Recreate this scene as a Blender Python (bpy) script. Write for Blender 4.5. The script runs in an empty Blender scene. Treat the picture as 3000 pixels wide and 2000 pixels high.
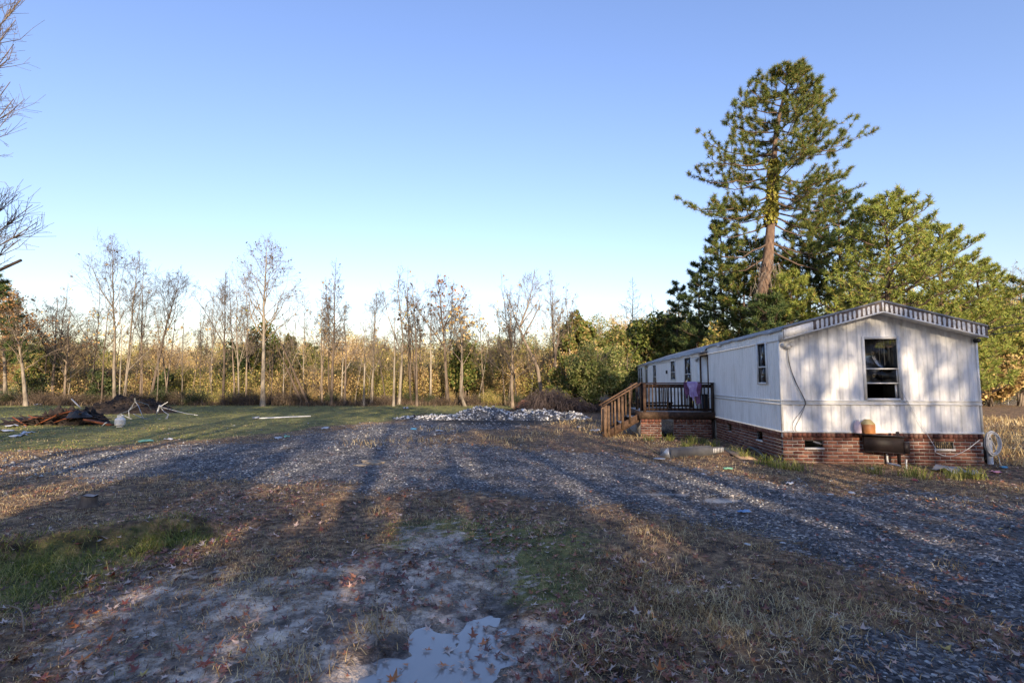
import bpy, math, random
import numpy as np
from mathutils import Vector

# ------------------------------------------------------------------ camera, sky, sun, exposure
SC = bpy.context.scene
COL = SC.collection
H = 1.85
FPX = 1500.0
TH = math.atan(120 / 1500)
cam_d = bpy.data.cameras.new('camera')
cam = bpy.data.objects.new('camera', cam_d)
COL.objects.link(cam)
cam.location = (0, 0, H)
cam.rotation_euler = (math.pi / 2 + TH, 0, 0)
cam_d.sensor_width = 36
cam_d.lens = 18
cam_d.clip_end = 3000
cam_d.clip_start = 0.05
SC.camera = cam

SUN_EL = math.radians(15.5)
SUN_TURN = math.radians(11)          # shadows run away from the viewer, a little to the left
world = bpy.data.worlds.new('World')
SC.world = world
world.use_nodes = True
wn = world.node_tree
bg = wn.nodes['Background']
sky = wn.nodes.new('ShaderNodeTexSky')
sky.sky_type = 'NISHITA'
sky.sun_disc = False
sky.sun_elevation = SUN_EL
sky.sun_rotation = math.pi - SUN_TURN
sky.altitude = 0
sky.air_density = 1.55
sky.dust_density = 0.6
sky.ozone_density = 1.0
tint = wn.nodes.new('ShaderNodeMix'); tint.data_type = 'RGBA'; tint.blend_type = 'MULTIPLY'; tint.inputs[0].default_value = 1.0
tint.inputs[7].default_value = (0.33, 0.36, 0.555, 1)
wn.links.new(sky.outputs[0], tint.inputs[6])
wn.links.new(tint.outputs[2], bg.inputs[0])
bg.inputs[1].default_value = 0.15

sun_d = bpy.data.lights.new('sun', 'SUN')
sun_d.energy = 2.8
sun_d.angle = math.radians(0.5)
sun_d.color = (1.0, 0.80, 0.56)
sun = bpy.data.objects.new('sun', sun_d)
COL.objects.link(sun)
SD = Vector((-math.sin(SUN_TURN) * math.cos(SUN_EL), math.cos(SUN_TURN) * math.cos(SUN_EL), -math.sin(SUN_EL)))
sun.rotation_euler = SD.to_track_quat('-Z', 'Y').to_euler()
sun.location = (6, -30, 30)

SC.view_settings.view_transform = 'Standard'
SC.view_settings.look = 'None'
SC.view_settings.exposure = 1.88
SC.view_settings.gamma = 1
SC.view_settings.use_curve_mapping = False
SC.cycles.use_denoising = True
SC.cycles.max_bounces = 6
SC.cycles.transparent_max_bounces = 12

# ------------------------------------------------------------------ pixels to places
cT, sT = math.cos(TH), math.sin(TH)
def ray(px, py):
    dx = (px - 1500) / FPX; dy = (1000 - py) / FPX
    return np.array([dx, cT - dy * sT, sT + dy * cT])
def gp(px, py, z=0.0):
    d = ray(px, py); t = (z - H) / d[2]
    return np.array([d[0] * t, d[1] * t, z])
def at(px, py, Y):
    d = ray(px, py); t = Y / d[1]
    return np.array([d[0] * t, Y, H + d[2] * t])

# ------------------------------------------------------------------ noise
_rt = np.random.default_rng(5).random((256, 256))
def vnoise(x, y):
    xi = np.floor(x).astype(int); yi = np.floor(y).astype(int)
    fx = x - xi; fy = y - yi
    fx = fx * fx * (3 - 2 * fx); fy = fy * fy * (3 - 2 * fy)
    a = _rt[xi & 255, yi & 255]; b = _rt[(xi + 1) & 255, yi & 255]
    c = _rt[xi & 255, (yi + 1) & 255]; d = _rt[(xi + 1) & 255, (yi + 1) & 255]
    return (a * (1 - fx) + b * fx) * (1 - fy) + (c * (1 - fx) + d * fx) * fy - 0.5
def fbm(x, y, o=4):
    s = 0; a = 1.0
    for k in range(o):
        s = s + a * vnoise(x * 2 ** k + 17.3 * k, y * 2 ** k + 9.1 * k); a *= 0.5
    return s

# ------------------------------------------------------------------ mesh building
class MB:
    def __init__(s):
        s.v = []; s.f = []; s.n = 0; s.t = {}
    def add(s, verts, faces):
        verts = np.asarray(verts, float).reshape(-1, 3)
        b = s.n
        s.v.append(verts); s.n += len(verts)
        if isinstance(faces, np.ndarray):
            s.f.append(faces + b)
        else:
            by = {}
            for f in faces: by.setdefault(len(f), []).append(f)
            for k, l in by.items(): s.f.append(np.array(l, int) + b)
        return s
    def box(s, x0, x1, y0, y1, z0, z1):
        v = [(x, y, z) for z in (z0, z1) for y in (y0, y1) for x in (x0, x1)]
        return s.add(v, [(0, 2, 3, 1), (4, 5, 7, 6), (0, 1, 5, 4), (2, 6, 7, 3), (0, 4, 6, 2), (1, 3, 7, 5)])
    def beam(s, p0, p1, w, h, up=(0, 0, 1)):
        p0 = np.array(p0, float); p1 = np.array(p1, float)
        d = p1 - p0; d /= np.linalg.norm(d)
        u = np.array(up, float)
        if abs(d @ u) > 0.95: u = np.array([0, 1.0, 0])
        a = np.cross(d, u); a /= np.linalg.norm(a); b = np.cross(a, d)
        v = [p + a * w / 2 * i + b * h / 2 * j for p in (p0, p1) for j in (-1, 1) for i in (-1, 1)]
        return s.add(v, [(0, 2, 3, 1), (4, 5, 7, 6), (0, 1, 5, 4), (2, 6, 7, 3), (0, 4, 6, 2), (1, 3, 7, 5)])
    def tube(s, pts, rad, sides=6, cap=False):
        pts = np.asarray(pts, float); n = len(pts)
        if np.ndim(rad) == 0: rad = np.full(n, float(rad))
        s.t.setdefault((n, sides, cap), []).append((pts, np.asarray(rad, float)))
        return s
    def flush(s):
        for (n, sides, cap), l in s.t.items():
            pts = np.array([p for p, _ in l]); rad = np.array([q_ for _, q_ in l]); m = len(l)
            t = np.gradient(pts, axis=1) if n > 1 else pts
            t /= np.linalg.norm(t, axis=2)[:, :, None] + 1e-9
            ref = np.where((np.abs(t[:, 0, 2]) > 0.6)[:, None], np.array([[0.31, 0.87, 0.38]]), np.array([[0.05, 0.1, 0.99]]))[:, None, :]
            a = np.cross(t, np.broadcast_to(ref, t.shape)); a /= np.linalg.norm(a, axis=2)[:, :, None] + 1e-9
            b = np.cross(t, a)
            ang = np.arange(sides) * 2 * math.pi / sides
            ring = pts[:, :, None, :] + rad[:, :, None, None] * (np.cos(ang)[None, None, :, None] * a[:, :, None, :] + np.sin(ang)[None, None, :, None] * b[:, :, None, :])
            i = np.arange(n - 1)[:, None]; j = np.arange(sides)[None, :]; j2 = (j + 1) % sides
            q_ = np.stack([i * sides + j, i * sides + j2, (i + 1) * sides + j2, (i + 1) * sides + j], -1).reshape(-1, 4)
            off = np.arange(m)[:, None, None] * n * sides
            base = s.n
            s.add(ring.reshape(-1, 3), (q_[None] + off).reshape(-1, 4))
            if cap:
                c = np.arange(sides)[None, :] + off[:, 0, :] + base
                s.f.append(c); s.f.append(c + (n - 1) * sides)
        s.t = {}
    def _lathe(s, prof, c, sides):
        ang = np.arange(sides) * 2 * math.pi / sides
        v = [(c[0] + r * math.cos(a), c[1] + r * math.sin(a), c[2] + z) for r, z in prof for a in ang]
        f = []
        for i in range(len(prof) - 1):
            for j in range(sides):
                k = (j + 1) % sides
                f.append((i * sides + j, i * sides + k, (i + 1) * sides + k, (i + 1) * sides + j))
        return s.add(v, f)
    def mesh(s, name, smooth=False):
        s.flush()
        me = bpy.data.meshes.new(name)
        v = np.concatenate(s.v) if s.v else np.zeros((0, 3))
        loops = []; tot = []
        for f in s.f:
            loops.append(f.ravel()); tot.append(np.full(len(f), f.shape[1]))
        loops = np.concatenate(loops).astype(np.int32); tot = np.concatenate(tot).astype(np.int32)
        me.vertices.add(len(v)); me.vertices.foreach_set('co', v.astype(np.float32).ravel())
        me.loops.add(len(loops)); me.loops.foreach_set('vertex_index', loops)
        me.polygons.add(len(tot))
        st = np.concatenate([[0], np.cumsum(tot)[:-1]]).astype(np.int32)
        me.polygons.foreach_set('loop_start', st); me.polygons.foreach_set('loop_total', tot)
        if smooth: me.polygons.foreach_set('use_smooth', np.ones(len(tot), bool))
        me.update(calc_edges=True)
        return me
    def build(s, name, mat, parent=None, smooth=False, loc=None):
        me = s.mesh(name, smooth); me.materials.append(mat)
        return link(name, me, parent, loc)
def link(name, me, parent=None, loc=None, rot=None, scale=None):
    o = bpy.data.objects.new(name, me); COL.objects.link(o)
    if parent is not None: o.parent = parent
    if loc is not None: o.location = loc
    if rot is not None: o.rotation_euler = rot
    if scale is not None: o.scale = scale
    return o
def tag(o, label=None, cat=None, group=None, kind=None):
    if label: o['label'] = label
    if cat: o['category'] = cat
    if group: o['group'] = group
    if kind: o['kind'] = kind
    return o
def thing(name, label, cat, loc=(0, 0, 0), rz=0.0, group=None):
    o = bpy.data.objects.new(name, None); COL.objects.link(o)
    o.empty_display_size = 0.2
    o.location = loc; o.rotation_euler = (0, 0, rz)
    return tag(o, label, cat, group)
def copy_tree(o, loc, rz=0, sc=1.0, label=None, group=None, tilt=(0, 0)):
    c = o.copy(); COL.objects.link(c)
    c.location = loc; c.rotation_euler = (tilt[0], tilt[1], rz); c.scale = (sc, sc, sc) if np.isscalar(sc) else sc
    if label: c['label'] = label
    if group: c['group'] = group
    for ch in o.children:
        d = ch.copy(); COL.objects.link(d); d.parent = c
        for g in ch.children:
            e = g.copy(); COL.objects.link(e); e.parent = d
    return c

# ------------------------------------------------------------------ materials
def nd(t, typ, **kw):
    n = t.nodes.new(typ)
    for k, v in kw.items():
        if hasattr(n, k): setattr(n, k, v)
        else: n.inputs[k].default_value = v
    return n
def newmat(name):
    m = bpy.data.materials.new(name); m.use_nodes = True
    t = m.node_tree
    return m, t, t.nodes['Principled BSDF']
def ramp(t, stops, fac=None):
    r = t.nodes.new('ShaderNodeValToRGB')
    e = r.color_ramp.elements
    e[0].position = stops[0][0]; e[0].color = (*stops[0][1], 1)
    e[1].position = stops[1][0]; e[1].color = (*stops[1][1], 1)
    for p, c in stops[2:]:
        x = e.new(p); x.color = (*c, 1)
    if fac is not None: t.links.new(fac, r.inputs[0])
    return r
def g3(v): return (v, v, v)
def mat_noise(name, stops, scale=4.0, rough=0.8, bump=0.0, stretch=(1, 1, 1), detail=6, metal=0.0, spec=0.3, rand=0.0, bscale=None):
    """a surface whose colour wanders along a ramp, in object space"""
    m, t, b = newmat(name)
    tc = nd(t, 'ShaderNodeTexCoord'); mp = nd(t, 'ShaderNodeMapping'); mp.inputs['Scale'].default_value = stretch
    t.links.new(tc.outputs['Object'], mp.inputs[0])
    n = nd(t, 'ShaderNodeTexNoise'); n.inputs['Scale'].default_value = scale; n.inputs['Detail'].default_value = detail; n.inputs['Roughness'].default_value = 0.65
    t.links.new(mp.outputs[0], n.inputs['Vector'])
    fac = n.outputs[0]
    if rand:
        oi = nd(t, 'ShaderNodeObjectInfo'); mm = nd(t, 'ShaderNodeMath', operation='MULTIPLY_ADD')
        mm.inputs[1].default_value = rand; t.links.new(oi.outputs['Random'], mm.inputs[0])
        ad = nd(t, 'ShaderNodeMath', operation='ADD'); ad.inputs[1].default_value = -rand / 2
        t.links.new(fac, ad.inputs[0]); t.links.new(ad.outputs[0], mm.inputs[2]); fac = mm.outputs[0]
    r = ramp(t, stops, fac)
    t.links.new(r.outputs[0], b.inputs['Base Color'])
    b.inputs['Roughness'].default_value = rough; b.inputs['Metallic'].default_value = metal
    b.inputs['Specular IOR Level'].default_value = spec
    if bump:
        n2 = nd(t, 'ShaderNodeTexNoise'); n2.inputs['Scale'].default_value = bscale or scale * 4; n2.inputs['Detail'].default_value = 5
        t.links.new(mp.outputs[0], n2.inputs['Vector'])
        bp = nd(t, 'ShaderNodeBump'); bp.inputs['Strength'].default_value = bump; bp.inputs['Distance'].default_value = 0.02
        t.links.new(n2.outputs[0], bp.inputs['Height']); t.links.new(bp.outputs[0], b.inputs['Normal'])
    return m
def mat_leaf(name, stops, trans=0.25, rough=0.6, patch=0.0, orand=0.0, spec=0.25):
    """leaves, blades and needles: each piece its own colour"""
    m, t, b = newmat(name)
    g = nd(t, 'ShaderNodeNewGeometry')
    fac = g.outputs['Random Per Island']
    if patch:   # dead and living patches across the yard
        for sc_, am in ((0.7, patch), (3.1, patch * .8)):
            n = nd(t, 'ShaderNodeTexNoise'); n.inputs['Scale'].default_value = sc_; n.inputs['Detail'].default_value = 3; t.links.new(g.outputs['Position'], n.inputs['Vector'])
            mm = nd(t, 'ShaderNodeMath', operation='MULTIPLY_ADD'); mm.inputs[1].default_value = am * 2; t.links.new(n.outputs[0], mm.inputs[0])
            ad = nd(t, 'ShaderNodeMath', operation='ADD'); ad.inputs[1].default_value = -am; t.links.new(fac, ad.inputs[0]); t.links.new(ad.outputs[0], mm.inputs[2]); fac = mm.outputs[0]
    if orand:
        oi = nd(t, 'ShaderNodeObjectInfo'); mm = nd(t, 'ShaderNodeMath', operation='MULTIPLY_ADD')
        mm.inputs[1].default_value = orand; mm.inputs[2].default_value = -orand / 2
        t.links.new(oi.outputs['Random'], mm.inputs[0])
        ad = nd(t, 'ShaderNodeMath', operation='ADD'); t.links.new(mm.outputs[0], ad.inputs[0]); t.links.new(fac, ad.inputs[1]); fac = ad.outputs[0]
    r = ramp(t, stops, fac)
    t.links.new(r.outputs[0], b.inputs['Base Color'])
    b.inputs['Roughness'].default_value = rough; b.inputs['Specular IOR Level'].default_value = spec
    if trans:
        tr = nd(t, 'ShaderNodeBsdfTranslucent'); t.links.new(r.outputs[0], tr.inputs[0])
        mx = nd(t, 'ShaderNodeMixShader'); mx.inputs[0].default_value = trans
        t.links.new(b.outputs[0], mx.inputs[1]); t.links.new(tr.outputs[0], mx.inputs[2])
        t.links.new(mx.outputs[0], t.nodes['Material Output'].inputs[0])
    return m
def plain(name, c, rough=0.6, metal=0.0, spec=0.4, var=0.25, scale=6):
    c = np.array(c)
    return mat_noise(name, [(0.3, tuple(c * (1 - var))), (0.7, tuple(np.minimum(c * (1 + var), 0.95)))], scale, rough, 0, metal=metal, spec=spec)

M = {}
M['bark'] = mat_noise('bark', [(0.3, (0.05, 0.038, 0.03)), (0.55, (0.13, 0.10, 0.078)), (0.75, (0.25, 0.20, 0.15))], 5, 0.9, 0.5, (1, 1, 0.25), rand=0.3)
M['bark_pale'] = mat_noise('bark_pale', [(0.3, (0.09, 0.075, 0.06)), (0.5, (0.20, 0.17, 0.135)), (0.75, (0.36, 0.32, 0.26))], 4, 0.9, 0.4, (1, 1, 0.3), rand=0.25)
M['twig'] = mat_noise('twig', [(0.3, (0.07, 0.058, 0.048)), (0.7, (0.15, 0.12, 0.095))], 3, 0.9, 0, rand=0.4)
M['twig_pale'] = mat_noise('twig_pale', [(0.3, (0.10, 0.082, 0.065)), (0.7, (0.24, 0.19, 0.14))], 3, 0.9, 0, rand=0.4)
M['spray'] = mat_noise('spray', [(0.3, (0.30, 0.215, 0.13)), (0.7, (0.60, 0.47, 0.31))], 3, 0.9, 0, rand=0.4)
M['dead'] = mat_noise('dead', [(0.3, (0.045, 0.033, 0.026)), (0.7, (0.13, 0.095, 0.07))], 4, 0.95, 0.5, (1, 1, 0.3))
M['pine_bark'] = mat_noise('pine_bark', [(0.3, (0.05, 0.033, 0.026)), (0.55, (0.15, 0.10, 0.073)), (0.75, (0.26, 0.19, 0.135))], 6, 0.95, 0.9, (1, 1, 0.35))
M['pine_limb'] = mat_noise('pine_limb', [(0.3, (0.05, 0.035, 0.028)), (0.7, (0.14, 0.10, 0.075))], 5, 0.95)
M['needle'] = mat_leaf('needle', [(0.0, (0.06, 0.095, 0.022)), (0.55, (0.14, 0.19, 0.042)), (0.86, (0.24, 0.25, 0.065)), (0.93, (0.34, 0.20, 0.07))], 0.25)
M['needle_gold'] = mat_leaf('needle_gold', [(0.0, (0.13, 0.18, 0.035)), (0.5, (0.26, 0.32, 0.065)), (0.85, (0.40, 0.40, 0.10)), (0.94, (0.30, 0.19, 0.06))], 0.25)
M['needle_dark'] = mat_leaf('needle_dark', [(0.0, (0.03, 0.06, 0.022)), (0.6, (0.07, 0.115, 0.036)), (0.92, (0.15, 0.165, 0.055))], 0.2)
M['leaf_green'] = mat_leaf('leaf_green', [(0.0, (0.04, 0.065, 0.016)), (0.5, (0.10, 0.13, 0.03)), (0.8, (0.18, 0.185, 0.05)), (0.95, (0.28, 0.21, 0.08))], 0.2, orand=0.35)
M['leaf_olive'] = mat_leaf('leaf_olive', [(0.0, (0.08, 0.09, 0.022)), (0.5, (0.25, 0.25, 0.06)), (0.8, (0.40, 0.34, 0.10)), (0.95, (0.52, 0.37, 0.14))], 0.2, orand=0.35)
M['leaf_gold'] = mat_leaf('leaf_gold', [(0.0, (0.15, 0.09, 0.038)), (0.4, (0.43, 0.29, 0.12)), (0.75, (0.66, 0.49, 0.22)), (0.95, (0.24, 0.24, 0.06))], 0.2, orand=0.35)
M['leaf_rust'] = mat_leaf('leaf_rust', [(0.0, (0.10, 0.04, 0.02)), (0.5, (0.26, 0.10, 0.035)), (0.9, (0.36, 0.19, 0.06))], 0.2, orand=0.3)
M['leaf_brown'] = mat_leaf('leaf_brown', [(0.0, (0.08, 0.04, 0.02)), (0.5, (0.22, 0.11, 0.045)), (0.9, (0.34, 0.21, 0.09))], 0.2)
M['leaf_privet'] = mat_leaf('leaf_privet', [(0.0, (0.05, 0.07, 0.02)), (0.5, (0.15, 0.185, 0.05)), (0.8, (0.27, 0.28, 0.09)), (0.95, (0.38, 0.32, 0.14))], 0.2)
M['leaf_dark'] = mat_leaf('leaf_dark', [(0.0, (0.015, 0.028, 0.012)), (0.6, (0.04, 0.06, 0.022)), (0.95, (0.10, 0.11, 0.04))], 0.15)
M['vine'] = mat_leaf('vine', [(0.0, (0.12, 0.13, 0.02)), (0.6, (0.28, 0.26, 0.045)), (0.95, (0.40, 0.34, 0.07))], 0.2)
M['brush'] = mat_leaf('brush', [(0.0, (0.03, 0.022, 0.017)), (0.6, (0.085, 0.06, 0.042)), (0.95, (0.17, 0.125, 0.08))], 0.1)
M['straw'] = mat_leaf('straw', [(0.0, (0.11, 0.068, 0.032)), (0.3, (0.33, 0.22, 0.10)), (0.7, (0.64, 0.49, 0.24)), (1.0, (0.80, 0.68, 0.42))], 0.2, patch=0.55)
M['thatch'] = mat_leaf('thatch', [(0.0, (0.05, 0.026, 0.018)), (0.4, (0.23, 0.125, 0.07)), (0.8, (0.46, 0.28, 0.145)), (1.0, (0.66, 0.50, 0.30))], 0.1, patch=0.55)
M['grass'] = mat_leaf('grass', [(0.0, (0.055, 0.075, 0.016)), (0.45, (0.17, 0.21, 0.04)), (0.8, (0.34, 0.35, 0.09)), (1.0, (0.55, 0.46, 0.20))], 0.25, patch=0.4)
M['litterleaf'] = mat_leaf('litterleaf', [(0.0, (0.07, 0.024, 0.02)), (0.3, (0.22, 0.062, 0.042)), (0.55, (0.30, 0.115, 0.05)), (0.75, (0.42, 0.26, 0.19)), (0.9, (0.66, 0.53, 0.45)), (0.97, (0.52, 0.16, 0.035))], 0.1, spec=0.5, rough=0.45)
M['stone'] = mat_leaf('stone', [(0.0, (0.032, 0.034, 0.042)), (0.5, (0.115, 0.12, 0.137)), (0.85, (0.25, 0.26, 0.28)), (0.97, (0.52, 0.52, 0.51))], 0, 0.7, spec=0.4)
M['chunk'] = mat_leaf('chunk', [(0.0, (0.05, 0.05, 0.05)), (0.3, (0.38, 0.38, 0.38)), (0.6, (0.66, 0.66, 0.65)), (0.95, (0.82, 0.81, 0.79))], 0, 0.9, spec=0.2)

# ------------------------------------------------------------------ ground regions (traced on the ground plane)
def poly(*p): return np.array([gp(*q)[:2] for q in p])
GRAVEL = poly((20, 1362), (250, 1325), (520, 1303), (880, 1290), (960, 1262), (1180, 1236), (1400, 1226), (1620, 1226), (1540, 1252), (1420, 1275), (1500, 1300), (1720, 1322), (1950, 1352), (2150, 1385), (2350, 1418), (2650, 1446), (3300, 1505),
              (3900, 1800), (3300, 2150), (3050, 1960), (2880, 1800), (2650, 1690), (2300, 1580), (2000, 1520), (1800, 1490), (1500, 1440), (1250, 1446), (1000, 1420), (700, 1412), (400, 1402), (60, 1392))
GRAVEL2 = poly((2350, 1850), (2600, 1840), (2900, 1900), (3100, 2100), (2500, 2100))
LAWN = poly((-900, 1360), (-100, 1335), (300, 1306), (700, 1278), (930, 1250), (1230, 1222), (1500, 1212), (1600, 1180), (1500, 1172), (-1200, 1172))
MUD = poly((1380, 1520), (1330, 1560), (1200, 1640), (1020, 1680), (820, 1710), (560, 1690), (380, 1720), (150, 1790), (60, 1900), (200, 2000), (500, 2090), (1200, 2150), (1620, 2120), (1640, 1950), (1500, 1800), (1460, 1700), (1480, 1600))
MOSS = poly((1150, 1545), (1400, 1515), (1700, 1560), (1760, 1640), (1640, 1760), (1450, 1740), (1300, 1660), (1120, 1620))
STRIP = poly((1000, 1300), (1450, 1258), (1700, 1240), (2000, 1270), (2080, 1330), (1900, 1322), (1600, 1300), (1350, 1290))
BANKG = poly((-500, 1700), (0, 1630), (250, 1580), (600, 1545), (640, 1590), (480, 1650), (330, 1720), (150, 1790), (-100, 1800), (-500, 1800))
def inside(P, poly_):
    x, y = P[:, 0], P[:, 1]; r = np.zeros(len(x), bool)
    n = len(poly_)
    for i in range(n):
        x0, y0 = poly_[i]; x1, y1 = poly_[(i + 1) % n]
        c = ((y0 > y) != (y1 > y)) & (x < (x1 - x0) * (y - y0) / (y1 - y0 + 1e-12) + x0)
        r ^= c
    return r
_mr = np.random.default_rng(3)
def mask(P, poly_, soft=0.25, n=6):
    d = np.hypot(P[:, 0], P[:, 1]) * 0.045 * soft / 0.25
    wx = fbm(P[:, 0] * 0.9, P[:, 1] * 0.9) * 2.0 * d; wy = fbm(P[:, 0] * 0.9 + 40, P[:, 1] * 0.9 + 7) * 3.0 * d
    a = np.zeros(len(P))
    for k in range(n):
        j = _mr.normal(size=(len(P), 2)) * d[:, None]
        a += inside(P[:, :2] + np.stack([wx, wy], 1) + j, poly_)
    return a / n
BANK_A = gp(-350, 1690)[:2]; BANK_B = gp(600, 1558)[:2]
def puddle_m(x, y, c, rx, ry, wob=0.38):
    q = np.hypot((x - c[0]) / rx, (y - c[1]) / ry) + wob * (fbm(x * 2.3 + 5, y * 2.3 + 2) + .8 * fbm(x * 7.1, y * 7.1))
    return np.clip((1.15 - q) / 0.5, 0, 1)
PUD = [((-0.42, 3.05), 0.66, 1.35), (tuple(gp(2115, 1457)[:2]), 0.30, 0.22), (tuple(gp(1960, 1440)[:2]), 0.42, 0.16)]
def hgt(x, y):
    x = np.asarray(x, float); y = np.asarray(y, float)
    d = np.hypot(x, y)
    near = np.clip(1 - (d - 12) / 20, 0, 1)
    h = 0.07 * fbm(x * 0.3, y * 0.3, 3) + near * (0.05 * fbm(x * 1.1 + 3, y * 1.1, 3) + 0.035 * fbm(x * 4.2, y * 4.2, 2))
    # quiet ground beside the mobile home
    q = np.clip((x - 2.5) / 2, 0, 1) * np.clip((y - 10) / 2, 0, 1) * np.clip((38 - y) / 4, 0, 1)
    h = h * (1 - 0.8 * q)
    # wheel track towards the puddle
    h -= 0.05 * near * np.exp(-((x + 0.35 - 0.02 * y) / 0.42) ** 2) * np.clip((7.5 - y) / 2, 0, 1)
    # low grassy bank
    ab = BANK_B - BANK_A; L = np.hypot(*ab); ab = ab / L
    px, py = x - BANK_A[0], y - BANK_A[1]
    s = px * ab[0] + py * ab[1]; t = -px * ab[1] + py * ab[0]
    along = np.clip((s + 0.5) / 0.6, 0, 1) * np.clip((L + 0.35 - s) / 0.5, 0, 1)
    h += along * (0.2 + 0.05 * fbm(x * 1.7, y * 1.7, 2)) * np.where(t > 0, np.exp(-(t / 0.55) ** 2), np.exp(-(t / 0.20) ** 2))
    for c, rx, ry in PUD:
        m = puddle_m(x, y, c, rx, ry)
        m = m * m * (3 - 2 * m)
        h = h * (1 - m) + m * (-0.082 + 0.05 * fbm(x * 7, y * 7, 3))
    # rise of the wooded ground far behind
    h += np.clip((d - 120) / 300, 0, 1) * 2.0
    return h
def hz(x, y): return float(hgt(np.array([x]), np.array([y]))[0])
def ground_at(px, py):
    p = gp(px, py)
    for k in range(3): p = gp(px, py, hz(p[0], p[1]))
    return p

def axis(lo, fine0, fine1, hi, step, grow):
    a = list(np.arange(fine0, fine1, step))
    s = step; v = a[-1]
    while v < hi: s *= grow; v += s; a.append(v)
    s = step; v = a[0]; pre = []
    while v > lo: s *= grow; v -= s; pre.append(v)
    return np.array(pre[::-1] + a)
xs = axis(-900, -6, 7, 900, 0.07, 1.12)
ys = axis(-300, 2.2, 9, 1500, 0.055, 1.06)
GX, GY = np.meshgrid(xs, ys, indexing='ij')
gx, gy = GX.ravel(), GY.ravel()
gz = hgt(gx, gy)
nx, ny = len(xs), len(ys)
ii, jj = np.meshgrid(np.arange(nx - 1), np.arange(ny - 1), indexing='ij')
q = np.stack([ii * ny + jj, (ii + 1) * ny + jj, (ii + 1) * ny + jj + 1, ii * ny + jj + 1], -1).reshape(-1, 4)
gm = MB(); gm.add(np.stack([gx, gy, gz], 1), q)

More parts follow.
